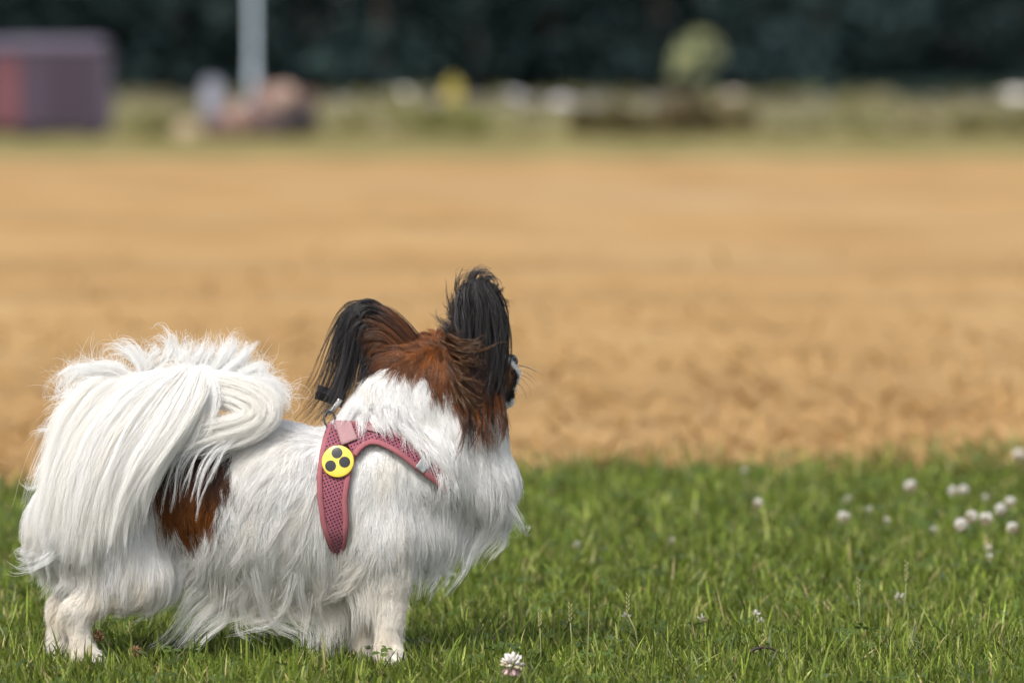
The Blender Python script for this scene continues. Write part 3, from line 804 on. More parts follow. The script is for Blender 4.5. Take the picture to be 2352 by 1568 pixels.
PALE = np.array([0.925, 0.92, 0.905])
def tail_plume():
    L = []
    sheet = [
        [(250, 890, -60), (200, 890, -95), (160, 935, -120), (130, 1000, -130), (108, 1080, -135), (92, 1170, -130)],
        [(320, 872, -70), (240, 905, -110), (185, 965, -140), (150, 1045, -155), (122, 1130, -160), (108, 1235, -155)],
        [(380, 862, -75), (310, 895, -120), (240, 965, -160), (190, 1050, -180), (160, 1150, -185), (145, 1275, -175)],
        [(415, 858, -80), (350, 905, -130), (285, 985, -175), (240, 1070, -195), (210, 1170, -200), (195, 1300, -190)],
        [(435, 858, -85), (395, 915, -140), (345, 990, -180), (295, 1075, -200), (262, 1160, -200), (245, 1270, -195)],
        [(452, 862, -90), (430, 920, -145), (390, 995, -180), (330, 1075, -198), (292, 1150, -198), (270, 1240, -192)],
        [(465, 866, -90), (458, 915, -145), (422, 980, -175), (368, 1060, -190), (328, 1130, -190), (305, 1200, -185)],
    ]
    G = locks(sheet, 900, 10, 18, 31, len_lo=0.6)
    tc_ = np.random.default_rng(3).beta(0.8, 2.2, (len(G), 1)) * 0.5
    L.append(grow(G, 34, 0.0060, PALE * (1 - tc_) + CREAM * tc_, 41, clump=0.42, wave=0.0035, stray=0.12))
    G = locks(sheet, 260, 16, 16, 35, len_lo=0.5)
    L.append(grow(G, 8, 0.0040, PALE, 45, clump=0.3, wave=0.004, stray=0.3))
    # creamier lower layer
    G = locks([[(u, v, w + 28) for u, v, w in k] for k in sheet], 320, 12, 12, 32, len_lo=0.7)
    L.append(grow(G, 32, 0.0055, PALE * 0.55 + CREAM * 0.45, 42, clump=0.55))
    # swirl to the right that turns back under the plume
    swirl = [
        [(450, 868, -84), (510, 866, -100), (575, 882, -108), (628, 915, -110), (630, 960, -116), (580, 1000, -128), (500, 1025, -142), (420, 1045, -155)],
        [(450, 880, -86), (515, 882, -104), (575, 902, -112), (608, 935, -116), (598, 970, -122), (545, 998, -132), (470, 1018, -145), (400, 1040, -156)],
        [(450, 893, -88), (510, 898, -106), (560, 915, -114), (585, 938, -118), (575, 965, -124), (530, 985, -134), (465, 1000, -146), (410, 1030, -156)],
        [(452, 906, -90), (505, 914, -108), (545, 926, -115), (568, 945, -120), (556, 964, -126), (515, 975, -136), (460, 988, -148), (415, 1020, -156)],
        [(455, 918, -92), (500, 926, -108), (535, 935, -115), (556, 948, -120), (545, 962, -127), (510, 969, -137), (462, 978, -148), (425, 1005, -155)],
    ]
    fill = [[(440, 866, -70), (500, 864, -84), (560, 876, -92), (612, 905, -96)], [(440, 886, -70), (500, 890, -86), (555, 906, -94), (596, 940, -98)],
            [(440, 906, -72), (500, 914, -88), (545, 926, -96), (575, 950, -100)]]
    G = locks(fill, 150, 9, 10, 36, len_lo=0.6)
    L.append(grow(G, 34, 0.006, PALE * 0.85 + CREAM * 0.15, 46, clump=0.3, stray=0.1))
    G = locks(swirl, 300, 8, 11, 33, len_lo=0.6)
    L.append(grow(G, 34, 0.0042, PALE * 0.8 + CREAM * 0.2, 43, clump=0.4, stray=0.1))
    seam = [[(462, 850, -86), (478, 885, -118), (478, 935, -140), (455, 985, -158), (425, 1035, -170)],
            [(475, 852, -84), (496, 885, -116), (500, 930, -136), (485, 975, -150), (455, 1015, -162)],
            [(440, 850, -90), (460, 895, -130), (455, 950, -152), (425, 1005, -175), (395, 1060, -186)]]
    G = locks(seam, 34, 12, 8, 37, len_lo=0.5)
    L.append(grow(G, 22, 0.0045, PALE, 47, clump=0.35, stray=0.15, wave=0.003))
    # thin wisps over the brown patch
    wisps = [
        [(520, 1000, -150), (470, 1015, -158), (430, 1050, -165), (405, 1110, -170), (395, 1190, -172)],
        [(500, 1010, -150), (465, 1030, -160), (445, 1070, -166), (425, 1130, -172), (412, 1185, -172)],
        [(520, 1015, -150), (495, 1035, -160), (470, 1075, -166), (452, 1130, -172), (440, 1185, -172)],
        [(480, 1015, -150), (430, 1035, -162), (405, 1075, -170), (392, 1130, -172), (385, 1180, -172)],
        [(540, 1005, -148), (515, 1030, -156), (490, 1080, -164), (470, 1140, -170), (455, 1200, -172)],
    ]
    G = locks(wisps, 16, 6, 6, 34, sheet=False, len_lo=0.6)
    L.append(grow(G, 20, 0.0030, PALE * 0.95, 44, clump=0.8, stray=0.12))
    # crest tufts and curls
    tufts = [
        ([(255, 880, -60), (222, 855, -70), (185, 846, -80), (150, 862, -88), (130, 895, -92), (124, 930, -95)], 9, 0.004),
        ([(300, 872, -60), (262, 846, -70), (222, 842, -78), (185, 850, -84), (160, 868, -88)], 12, 0.0045),
        ([(335, 860, -60), (322, 825, -66), (300, 800, -70), (275, 793, -72), (256, 806, -74), (248, 832, -75)], 9, 0.0035),
        ([(345, 850, -60), (345, 826, -62), (362, 808, -64), (350, 800, -66), (330, 812, -66)], 4, 0.0025),
        ([(375, 850, -60), (392, 815, -62), (390, 790, -64), (376, 776, -66), (362, 786, -68)], 7, 0.0035),
        ([(405, 850, -60), (418, 815, -62), (420, 790, -62), (411, 768, -62)], 7, 0.0032),
        ([(430, 850, -60), (446, 820, -62), (455, 792, -62), (470, 781, -62)], 8, 0.0035),
        ([(455, 855, -60), (475, 822, -60), (482, 790, -60), (470, 764, -60)], 7, 0.0032),
        ([(480, 860, -60), (510, 825, -58), (530, 795, -56), (535, 778, -55), (555, 782, -54)], 14, 0.0055),
        ([(500, 868, -60), (545, 835, -58), (568, 805, -56), (575, 800, -56), (590, 822, -56)], 12, 0.0055),
        ([(520, 878, -64), (570, 850, -62), (598, 845, -62), (606, 862, -62), (612, 880, -62)], 14, 0.006),
        ([(540, 890, -70), (590, 875, -70), (622, 880, -70), (650, 892, -70), (660, 912, -70), (648, 928, -70)], 14, 0.0065),
        ([(560, 905, -75), (600, 905, -76), (632, 912, -76), (650, 930, -76), (640, 950, -78)], 14, 0.0065),
        ([(215, 905, -85), (175, 905, -95), (140, 915, -100), (108, 928, -102)], 6, 0.003),
        ([(195, 935, -95), (155, 945, -105), (125, 958, -110), (100, 985, -112)], 7, 0.003),
        ([(160, 990, -105), (120, 988, -110), (88, 990, -112), (72, 1012, -112), (76, 1045, -112)], 3, 0.002),
        ([(140, 1040, -115), (110, 1060, -120), (88, 1100, -122), (78, 1150, -122)], 8, 0.0035),
        ([(130, 1090, -115), (105, 1110, -118), (82, 1120, -118), (62, 1112, -118)], 4, 0.0025),
        ([(150, 1230, -120), (120, 1275, -120), (80, 1300, -118), (40, 1305, -115), (8, 1296, -112)], 2, 0.0018),
    ]
    for i, (k, n, sp) in enumerate(tufts):
        G = locks([k], int(n * 2.6), 6.5 if i > 14 else 11, 11, 50 + i, sheet=False, len_lo=0.45)
        L.append(grow(G, 15, sp * 0.62, PALE, 80 + 2 * i, clump=0.3, wave=0.0045, stray=0.22, lmin=0.45))
    r = np.random.default_rng(66)
    crest = spline([(140, 900, -80), (190, 862, -70), (260, 850, -62), (340, 842, -60), (420, 832, -60), (500, 838, -60), (570, 850, -62), (625, 890, -70), (640, 940, -78)], 300)
    n = 900; k = r.integers(0, 300, n); base = crest[k] + r.normal(0, 1, (n, 3)) * [14, 14, 18] + np.array([0, 16, 0])
    a = r.uniform(-2.6, -0.5, n); ln = r.uniform(25, 85, n); kap = r.normal(0, 1.6, n)
    st = np.linspace(0, 1, KT)[None]
    hd = a[:, None] + kap[:, None] * st ** 1.3
    q = np.stack([base[:, :1] + np.cumsum(np.cos(hd), 1) * ln[:, None] / KT, base[:, 1:2] + np.cumsum(np.sin(hd), 1) * ln[:, None] / KT, base[:, 2:3] + 0 * st + r.normal(0, 10, (n, 1)) * st], -1)
    L.append((P(q[..., 0], q[..., 1], q[..., 2]), np.tile(PALE, (n, 1))))
    pts, col = cat(L)
    hair_object('tail_plume', pts, col, dog, M_hair, 0.00014, 0.00005)
tail_plume()

def ear_fringes():
    BK = BLACK
    # left ear
    left = [
        [(905, 728, 40), (868, 700, 42), (828, 698, 42), (796, 728, 40), (775, 790, 36), (750, 880, 30), (704, 962, 24)],
        [(885, 745, 36), (848, 716, 38), (815, 722, 38), (795, 765, 36), (778, 840, 30), (752, 915, 24), (700, 972, 18)],
        [(865, 755, 32), (835, 738, 34), (812, 760, 34), (806, 810, 30), (792, 875, 24), (765, 930, 18), (725, 972, 14)],
        [(855, 765, 30), (838, 760, 32), (826, 790, 32), (824, 835, 28), (812, 880, 22), (790, 925, 16)],
    ]
    Lp = []; rs = np.random.default_rng(17)
    G = locks(left, 170, 13, 14, 201, len_lo=0.7)
    Lp.append(grow(G, 15, 0.0020, BK * rs.lognormal(0.15, 0.55, (len(G), 1)), 211, clump=0.72, cvar=0.35, stray=0.12, wave=0.002))
    G = locks([[(u, v + 4, w + 4) for u, v, w in k[:5]] for k in left], 22, 8, 10, 202)
    Lp.append(grow(G, 22, 0.003, BK * 1.4, 213, clump=0.5, cvar=0.4))
    # rust hair running along the ear back to its rim
    rust = [
        [(950, 775, 20), (920, 742, 24), (885, 715, 32), (850, 702, 40), (815, 712, 44)],
        [(930, 800, 12), (895, 765, 18), (860, 745, 26), (825, 745, 32), (805, 770, 34)],
        [(925, 825, 10), (885, 800, 14), (855, 795, 20), (842, 815, 24), (840, 845, 26)],
    ]
    G = locks(rust, 70, 7, 8, 203)
    n = len(G); t = np.random.default_rng(4).uniform(0, 1, (n, 1))
    Lp.append(grow(G, 30, 0.0042, RUST * 0.6 * (1 - t) + DKBROWN * t, 215, clump=0.5, cvar=0.25))
    p, c = cat(Lp); o = hair_object('ear_fringe', p, c, dog, M_dark_hair, 0.00019, 0.00006)
    o['label'] = 'black ear fringe hanging at the left'
    # right ear
    right = [
        [(1060, 672, -6), (1054, 698, -12), (1055, 725, -16), (1060, 765, -20), (1068, 800, -24)],
        [(1078, 654, -6), (1080, 693, -14), (1085, 735, -18), (1090, 780, -22), (1096, 815, -26)],
        [(1098, 648, -6), (1112, 683, -14), (1121, 735, -18), (1124, 795, -22), (1122, 850, -26), (1112, 900, -30)],
        [(1115, 650, -6), (1136, 690, -14), (1147, 745, -18), (1148, 805, -20), (1141, 865, -24), (1124, 912, -26)],
        [(1126, 660, -4), (1150, 700, -8), (1160, 760, -12), (1160, 815, -14), (1150, 870, -16), (1134, 915, -18)],
    ]
    Rp = []
    G = locks(right, 230, 9, 13, 221, len_lo=0.38)
    Rp.append(grow(G, 15, 0.0020, BK * rs.lognormal(0.15, 0.55, (len(G), 1)), 231, clump=0.7, cvar=0.35, stray=0.16, wave=0.002))
    crest = [
        [(1062, 700, -2), (1052, 670, -4), (1056, 645, -6), (1072, 628, -8), (1092, 628, -8)],
        [(1085, 670, -2), (1082, 640, -4), (1096, 624, -6), (1115, 628, -6), (1132, 648, -6)],
        [(1105, 670, -2), (1112, 640, -4), (1130, 640, -6), (1145, 662, -6), (1152, 695, -6)],
        [(1055, 740, 0), (1043, 712, -2), (1046, 688, -4), (1056, 668, -4)],
        [(1040, 770, 4), (1024, 748, 2), (1014, 735, 0), (1012, 722, 0)],
        [(1050, 760, 0), (1032, 738, -4), (1020, 724, -6), (1010, 704, -6)],
        [(1050, 735, 0), (1038, 706, -4), (1034, 684, -6), (1042, 660, -6)],
    ]
    G = locks(crest, 84, 9, 8, 222, sheet=False, len_lo=0.4)
    Rp.append(grow(G, 9, 0.0022, np.array([0.05, 0.045, 0.045]), 233, clump=0.4, cvar=0.4, stray=0.2, wave=0.002))
    curls = [
        [(1020, 790, 18), (1040, 758, -62), (1058, 762, -66), (1050, 782, -68)],
        [(1022, 775, 18), (1050, 795, -66), (1080, 800, -70), (1110, 790, -72), (1122, 772, -72)],
        [(1030, 800, 18), (1062, 808, -70), (1090, 800, -74), (1115, 800, -74)],
        [(1035, 845, 18), (1060, 872, -70), (1090, 892, -74), (1105, 870, -76)],
        [(1030, 830, 18), (1048, 880, -70), (1075, 920, -74), (1092, 905, -76)],
        [(1040, 860, 18), (1062, 905, -66), (1082, 948, -70), (1096, 985, -70)],
        [(1030, 810, 18), (1058, 835, -70), (1082, 850, -72), (1100, 838, -74)],
    ]
    G = locks(curls, 60, 15, 5, 223, sheet=False, len_lo=0.5)
    Rp.append(grow(G, 9, 0.0016, np.array([0.11, 0.052, 0.022]), 235, clump=0.75, cvar=0.3, stray=0.1))
    hang = [
        [(1035, 875, 30), (1055, 940, -80), (1064, 985, -100), (1052, 1030, -117), (1038, 1075, -133)],
        [(1060, 885, 30), (1072, 955, -85), (1070, 1000, -104), (1056, 1050, -123), (1040, 1100, -140)],
        [(1085, 890, 30), (1095, 960, -76), (1098, 1000, -92), (1086, 1040, -106)],
        [(1110, 890, 30), (1118, 960, -70), (1118, 1005, -88), (1122, 1035, -99)],
        [(1135, 885, 30), (1145, 955, -59), (1152, 1000, -74), (1142, 1040, -88)],
        [(1150, 885, 30), (1162, 945, -44), (1165, 985, -58), (1150, 1030, -73)],
    ]
    G = locks(hang, 46, 8, 5, 224, sheet=False, len_lo=0.55)
    t = np.random.default_rng(9).uniform(0, 1, (len(G), 1))
    Rp.append(grow(G, 14, 0.0022, RUST * 0.55 * (1 - t) + DKBROWN * 1.2 * t, 237, clump=0.75, cvar=0.3, stray=0.08))
    p, c = cat(Rp); o = hair_object('ear_fringe', p, c, dog, M_dark_hair, 0.0002, 0.00005)
    o['label'] = 'black ear fringe hanging from the upright right ear'
ear_fringes()

# whiskers, nose
def whiskers():
    ks = [[(1168, 842, 128), (1195, 838, 140), (1222, 846, 150), (1240, 862, 155)], [(1174, 855, 128), (1200, 852, 138), (1225, 870, 145), (1236, 890, 150)],
          [(1176, 865, 128), (1198, 872, 136), (1215, 892, 140), (1222, 915, 142)], [(1178, 858, 130), (1205, 862, 138), (1230, 880, 146), (1245, 900, 150)],
          [(1176, 872, 126), (1192, 885, 132), (1204, 905, 136), (1208, 925, 138)], [(1170, 846, 132), (1200, 842, 142), (1232, 852, 150), (1250, 866, 156)]]
    G = np.concatenate([locks([k], 2, 2, 4, 300 + i, sheet=False) for i, k in enumerate(ks)])
    c = np.tile([[0.75, 0.7, 0.62], [0.05, 0.04, 0.035]], (6, 1))
    hair_object('whiskers', G, c, dog, M_hair, 0.00022, 0.00005)
whiskers()
M_nose = simple_mat('nose_leather', (0.012, 0.012, 0.014), 0.32, noise=0.3, nscale=600, bump=0.5)
nb = MB()
nc = P(1174, 829, 150)
prof = [(0.0006, -0.008), (0.0045, -0.007), (0.0074, -0.004), (0.0085, 0.0), (0.0075, 0.0035), (0.0046, 0.006), (0.0008, 0.0068)]
nb.lathe(prof, nc, 20, axis=(0.62, 0.74, 0.28))
nb.build('nose', M_nose, dog)

# ------------------------------------------------------------------ harness
def surf(u, v, side=-1, off=0.008):
    """point of the offset body surface met by a line along the depth axis at photo position (u, v)"""
    u, v = np.broadcast_arrays(np.asarray(u, float), np.asarray(v, float))
    w = np.full(u.shape, 420.0 * side)
    for _ in range(60):
        f = sdf(P(u, v, w)) - off
        w = w - side * np.clip(f, -0.004, 0.02) * S * 0.7
    return P(u, v, w)

def resample(poly, n):
    p = np.asarray(poly, float); d = np.r_[0, np.cumsum(np.linalg.norm(np.diff(p, axis=0), axis=1))]
    t = np.linspace(0, d[-1], n)
    return np.stack([np.interp(t, d, p[:, i]) for i in range(p.shape[1])], -1)

def grid_mesh(name, Pg, uvscale=None):
    a, b, _ = Pg.shape
    i = (np.arange(a - 1)[:, None] * b + np.arange(b - 1)[None]).ravel()
    me = np_mesh(name, Pg.reshape(-1, 3), np.stack([i, i + 1, i + b + 1, i + b], -1))
    return me

def harness_mat():
    m, t, b = new_mat('pink_air_mesh')
    tc = t.nodes.new('ShaderNodeTexCoord')
    mp = t.nodes.new('ShaderNodeMapping'); mp.inputs['Scale'].default_value = (270, 0.001, 270); mp.inputs['Rotation'].default_value = (0, 0.42, 0)
    t.links.new(tc.outputs['Object'], mp.inputs[0])
    vo = t.nodes.new('ShaderNodeTexVoronoi'); vo.inputs['Scale'].default_value = 1.0; vo.inputs['Randomness'].default_value = 0.12
    t.links.new(mp.outputs[0], vo.inputs['Vector'])
    mr = t.nodes.new('ShaderNodeMapRange'); mr.inputs[1].default_value = 0.20; mr.inputs[2].default_value = 0.32
    t.links.new(vo.outputs['Distance'], mr.inputs[0])
    nz = t.nodes.new('ShaderNodeTexNoise'); nz.inputs['Scale'].default_value = 35; nz.inputs['Detail'].default_value = 4
    t.links.new(tc.outputs['Object'], nz.inputs['Vector'])
    c1 = t.nodes.new('ShaderNodeMix'); c1.data_type = 'RGBA'
    c1.inputs[6].default_value = (*lin((132, 68, 86)), 1); c1.inputs[7].default_value = (*lin((148, 86, 100)), 1)
    t.links.new(nz.outputs['Fac'], c1.inputs[0])
    c2 = t.nodes.new('ShaderNodeMix'); c2.data_type = 'RGBA'
    c2.inputs[6].default_value = (*lin((48, 16, 28)), 1)
    t.links.new(mr.outputs[0], c2.inputs[0]); t.links.new(c1.outputs[2], c2.inputs[7])
    t.links.new(c2.outputs[2], b.inputs['Base Color'])
    bp = t.nodes.new('ShaderNodeBump'); bp.inputs['Strength'].default_value = 0.9; bp.inputs['Distance'].default_value = 0.002
    t.links.new(mr.outputs[0], bp.inputs['Height']); t.links.new(bp.outputs[0], b.inputs['Normal'])
    b.inputs['Roughness'].default_value = 0.75; b.inputs['Specular IOR Level'].default_value = 0.25
    b.inputs['Sheen Weight'].default_value = 0.15
    return m

def weave_mat(name, colA, colB, scale, rot=0.0):
    m, t, b = new_mat(name)
    tc = t.nodes.new('ShaderNodeTexCoord')
    mp = t.nodes.new('ShaderNodeMapping'); mp.inputs['Rotation'].default_value = (0, rot, 0)
    wv = t.nodes.new('ShaderNodeTexWave'); wv.inputs['Scale'].default_value = scale; wv.inputs['Distortion'].default_value = 0.4
    wv.bands_direction = 'Z'
    nz = t.nodes.new('ShaderNodeTexNoise'); nz.inputs['Scale'].default_value = 60; nz.inputs['Detail'].default_value = 5
    t.links.new(tc.outputs['Object'], mp.inputs[0]); t.links.new(mp.outputs[0], wv.inputs['Vector']); t.links.new(tc.outputs['Object'], nz.inputs['Vector'])
    mx = t.nodes.new('ShaderNodeMix'); mx.data_type = 'RGBA'
    mx.inputs[6].default_value = (*colA, 1); mx.inputs[7].default_value = (*colB, 1)
    t.links.new(nz.outputs['Fac'], mx.inputs[0]); t.links.new(mx.outputs[2], b.inputs['Base Color'])
    bp = t.nodes.new('ShaderNodeBump'); bp.inputs['Strength'].default_value = 0.5; bp.inputs['Distance'].default_value = 0.0006
    t.links.new(wv.outputs['Fac'], bp.inputs['Height']); t.links.new(bp.outputs[0], b.inputs['Normal'])
    b.inputs['Roughness'].default_value = 0.8; b.inputs['Specular IOR Level'].default_value = 0.2
    return m

def add_solid(o, th):
    md = o.modifiers.new('thickness', 'SOLIDIFY'); md.thickness = th; md.offset = 0

M_mesh = harness_mat()
M_bind = weave_mat('pink_binding', lin((146, 84, 92)), lin((162, 104, 108)), 260)
M_web = weave_mat('pale_pink_webbing', lin((152, 116, 119)), lin((170, 136, 138)), 320, 0.35)
M_reflect = simple_mat('reflective_tape', (0.30, 0.32, 0.325), 0.4, metal=0.0, noise=0.25, nscale=150)
M_blackp = simple_mat('black_plastic', (0.012, 0.012, 0.013), 0.35, noise=0.2, nscale=200)
M_steel = simple_mat('steel', (0.62, 0.61, 0.58), 0.28, metal=1.0)
M_teal = simple_mat('teal_edge', lin((30, 88, 92)), 0.7)

har = empty('dog_harness', P(790, 1120, 0)); tag(har, 'pink mesh harness strapped round the chest of the dog', 'harness')
# girth panel: rings round the trunk
th = np.radians([0, 20, 45, 70, 90, 110, 130, 150, 180, 210, 230, 250, 270, 290, 315, 340, 360])
ul = np.array([756, 751, 741, 733, 735, 742, 756, 772, 776, 772, 756, 742, 735, 733, 741, 751, 756.])
ur = np.array([812, 822, 826, 808, 800, 803, 797, 786, 788, 786, 797, 803, 800, 808, 826, 822, 812.])
TH = np.linspace(0, 2 * math.pi, 97)
UL = np.interp(TH, th, ul); UR = np.interp(TH, th, ur)
def ring(u, t, off):
    u, t = np.broadcast_arrays(np.asarray(u, float), np.asarray(t, float))
    c = P(u, np.full(u.shape, 1135.0), np.zeros(u.shape))
    d = np.stack([np.zeros_like(t), -np.sin(t), np.cos(t)], -1)
    r = np.full(u.shape, 0.16)
    for _ in range(50):
        r = r - np.clip(sdf(c + d * r[..., None]) - off, -0.004, 0.02) * 0.8
    return c + d * np.clip(r, 0.03, 0.081)[..., None]
HOFF = 0.0085
uu = UL[:, None] + (UR - UL)[:, None] * np.linspace(0, 1, 13)[None]
g = ring(uu, TH[:, None] + 0 * uu, HOFF)
o = link('girth_panel', grid_mesh('girth_panel', g), M_mesh, har); add_solid(o, 0.003)
for nm, uc, sh in (('binding', UL, 6), ('binding', UR, -4)):
    pts = ring(uc + sh, TH, HOFF + 0.0016)
    nn = grad(pts)
    MB().tube(pts[:-1], 0.0034, 8, flat=0.55, up=nn[:-1], closed=True).build(nm, M_bind, har)
# shoulder straps, both sides
NS = 46
lo_, up_ = resample(STRAP_LO, NS), resample(STRAP_UP, NS)
for side in (-1, 1):
    f = np.linspace(0, 1, 9)[None, :, None]
    q = lo_[:, None] * (1 - f) + up_[:, None] * f
    g = surf(q[..., 0], q[..., 1], side, HOFF + 0.0012)
    if side == 1: g = g[::-1]
    o = link('shoulder_strap', grid_mesh('shoulder_strap', g), M_mesh, har); add_solid(o, 0.003)
    inn = lo_ + (up_ - lo_) * 0.09
    e = surf(inn[:, 0], inn[:, 1], side, HOFF + 0.0030)
    MB().tube(e, 0.0036, 8, flat=0.5, up=grad(e)).build('binding', M_bind, har)
    inn = up_ + (lo_ - up_) * 0.06
    e = surf(inn[4:, 0], inn[4:, 1], side, HOFF + 0.0028)
    MB().tube(e, 0.0022, 8, flat=0.6, up=grad(e)).build('binding', M_bind, har)
    k = 40
    qa = np.stack([lo_[k:], up_[k:]], 1)
def quad_patch(name, corners, mat, off, n=9, th_=0.0012, parent=har):
    c = np.asarray(corners, float); s_ = np.linspace(0, 1, n)
    q = (c[0] * (1 - s_)[:, None, None] * (1 - s_)[None, :, None] + c[1] * s_[:, None, None] * (1 - s_)[None, :, None]
         + c[2] * s_[:, None, None] * s_[None, :, None] + c[3] * (1 - s_)[:, None, None] * s_[None, :, None])
    o = link(name, grid_mesh(name, surf(q[..., 0], q[..., 1], -1, off)), mat, parent); add_solid(o, th_); return o
quad_patch('reflective_strip', [(976, 1040), (994, 1057), (973, 1087), (954, 1072)], M_reflect, HOFF + 0.0048)
quad_patch('webbing', [(768, 966), (806, 966), (821, 1008), (785, 1022)], M_web, HOFF + 0.0052, th_=0.002)
quad_patch('webbing', [(812, 968), (866, 982), (872, 994), (838, 986)], M_web, HOFF + 0.0046, th_=0.002)
e = surf(np.linspace(1026, 1044, 6), np.linspace(1132, 1107, 6), -1, HOFF + 0.003)
MB().tube(e, 0.0016, 6).build('edge_tape', M_teal, har)

# ------------------------------------------------------------------ badge
bc = surf(776, 1059, -1, HOFF + 0.0062)
bn = norm(0.45 * grad(bc[None])[0] + 0.55 * norm(CAM - bc))
bx = norm(np.cross([0, 0, 1.0], bn)); by = np.cross(bn, bx)
M_yel = simple_mat('yellow_enamel', lin((222, 196, 72)), 0.28, noise=0.04, nscale=80)
M_dot = simple_mat('black_enamel', (0.010, 0.011, 0.013), 0.25, noise=0.3, nscale=250)
badge = empty('badge', bc); tag(badge, 'round yellow badge with three black dots pinned to the pink harness', 'badge')
RB = 37.0 / S
def dome(r): return 0.0024 * math.sqrt(max(0.0, 1 - (r / (RB * 1.04)) ** 2))
prof = [(RB * .9, -0.002), (RB, -0.0018), (RB * 1.0, -0.0004)] + [(RB * q, dome(RB * q)) for q in (0.985, 0.95, 0.9, 0.8, 0.65, 0.5, 0.35, 0.2, 0.08)]
MB().lathe(prof, bc, 48, axis=bn, xdir=bx).build('disc', M_yel, badge)
for du_, dv_ in ((774 - 776, 1040 - 1059), (760 - 776, 1070 - 1059), (792 - 776, 1061 - 1059)):
    cx, cy = du_ / S, -dv_ / S
    v = []; f = []; nr, na = 5, 28; rd = 12.7 / S
    for i in range(nr):
        r_ = rd * (i + 1) / nr
        for j in range(na):
            a_ = 2 * math.pi * j / na; x_ = cx + r_ * math.cos(a_); y_ = cy + r_ * math.sin(a_)
            v.append(bc + bx * x_ + by * y_ + bn * (dome(math.hypot(x_, y_)) + 0.00025))
    f.append(tuple(range(na)))
    for i in range(nr - 1):
        for j in range(na): f.append((i * na + j, i * na + (j + 1) % na, (i + 1) * na + (j + 1) % na, (i + 1) * na + j)[::-1])
    MB().add(v, f).build('dot', M_dot, badge)

# ------------------------------------------------------------------ collar with buckle and ring
colr = empty('dog_collar', P(770, 935, 0)); tag(colr, 'black collar with plastic buckle and steel ring behind the ear fringe', 'collar')
t_ = np.linspace(0, 2 * math.pi, 60, endpoint=False)
c0 = P(905, 985, 10); ax1 = norm(P(770, 930, 0) - c0); ax2 = np.array([0, 1.0, 0])
d = np.cos(t_)[:, None] * ax1 + np.sin(t_)[:, None] * ax2
r_ = np.full(60, 0.14)
for _ in range(50): r_ = r_ - np.clip(sdf(c0 + d * r_[:, None]) + 0.003, -0.004, 0.02) * 0.7
MB().tube(c0 + d * r_[:, None], 0.006, 8, flat=0.25, up=d, closed=True).build('band', M_blackp, colr)
MB().tube([P(727, 899, 28), P(752, 907, 28), P(790, 921, 24)], 0.0085, 4, flat=0.5, up=(0, -1, 0.2)).build('buckle', M_blackp, colr, smooth=False)
e = [P(782, 916, 10), P(772, 930, 8), P(761, 942, 8), P(752, 949, 10)]
MB().tube(spline(e, 12), 0.0034, 8, flat=0.3, up=(0, -1, 0.3)).build('steel_link', M_steel, colr)
a_ = np.linspace(0, 2 * math.pi, 24, endpoint=False)
rc0 = P(757, 962, -20)
MB().tube(rc0 + np.stack([0.0062 * np.cos(a_), 0.003 * np.sin(a_), 0.0085 * np.sin(a_)], -1), 0.0013, 6, closed=True).build('ring', M_blackp, colr)

# ------------------------------------------------------------------ lawn
def blades(x, y, h, wd, lean, az, curl, cA, cB, seed):
    r = np.random.default_rng(seed)
    n = len(x)
    tt = np.array([0.0, 0.4, 0.75, 1.0])
    dirx, diry = np.cos(az), np.sin(az)
    face = az + math.pi / 2 + r.normal(0, 0.9, n)
    px, py = np.cos(face), np.sin(face)
    V = np.zeros((n, 7, 3), np.float32)
    for i, t in enumerate(tt):
        ang = lean + curl * t
        rad = h * t * np.sin(np.clip(lean + curl * t * .6, 0, 2.2)); zz = h * t * np.cos(np.clip(lean * .9 + curl * t * .6, 0, 1.75))
        cx = x + dirx * rad; cy = y + diry * rad
        if i < 3:
            w_ = wd * (0.9, 1.0, 0.7)[i] * 0.5
            V[:, 2 * i, 0] = cx - px * w_; V[:, 2 * i, 1] = cy - py * w_; V[:, 2 * i, 2] = zz
            V[:, 2 * i + 1, 0] = cx + px * w_; V[:, 2 * i + 1, 1] = cy + py * w_; V[:, 2 * i + 1, 2] = zz
        else:
            V[:, 6, 0] = cx; V[:, 6, 1] = cy; V[:, 6, 2] = zz
    V[:, :, 2] = np.maximum(V[:, :, 2], 0.001) - 0.002 * (np.arange(7) < 2)
    b = (np.arange(n) * 7)[:, None]
    q = np.concatenate([b + [0, 1, 3, 2], b + [2, 3, 5, 4]]); tri = b + [4, 5, 6]
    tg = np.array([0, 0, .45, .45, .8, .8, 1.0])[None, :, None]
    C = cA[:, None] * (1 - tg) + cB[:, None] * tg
    return V.reshape(-1, 3), q, tri, C.reshape(-1, 3)

M_grass = attr_mat('grass_blades', 'col', rough=0.40, spec=0.25, transl=0.36)
M_straw = attr_mat('straw', 'col', rough=0.7, spec=0.2, transl=0.2)

def pick_colors(n, r, x, y):
    pal = np.array([(0.078, 0.118, 0.016), (0.116, 0.158, 0.022), (0.166, 0.206, 0.034), (0.046, 0.074, 0.013), (0.235, 0.258, 0.070)])
    k = r.choice(5, n, p=[.3, .3, .17, .15, .08])
    c = pal[k] * r.lognormal(0.02, 0.34, (n, 1))
    patch = smooth_noise(x, y, 0.5, 61)
    c = c * np.clip(1 + 0.14 * patch + 0.28 * smooth_noise(x, y * .6, 0.07, 64) + 0.15 * smooth_noise(x, y, 0.025, 65), .45, 1.7)[:, None]
    dead = r.uniform(size=n) < 0.075
    c[dead] = np.array([0.40, 0.32, 0.15]) * r.uniform(0.6, 1.2, (dead.sum(), 1))
    return c, dead

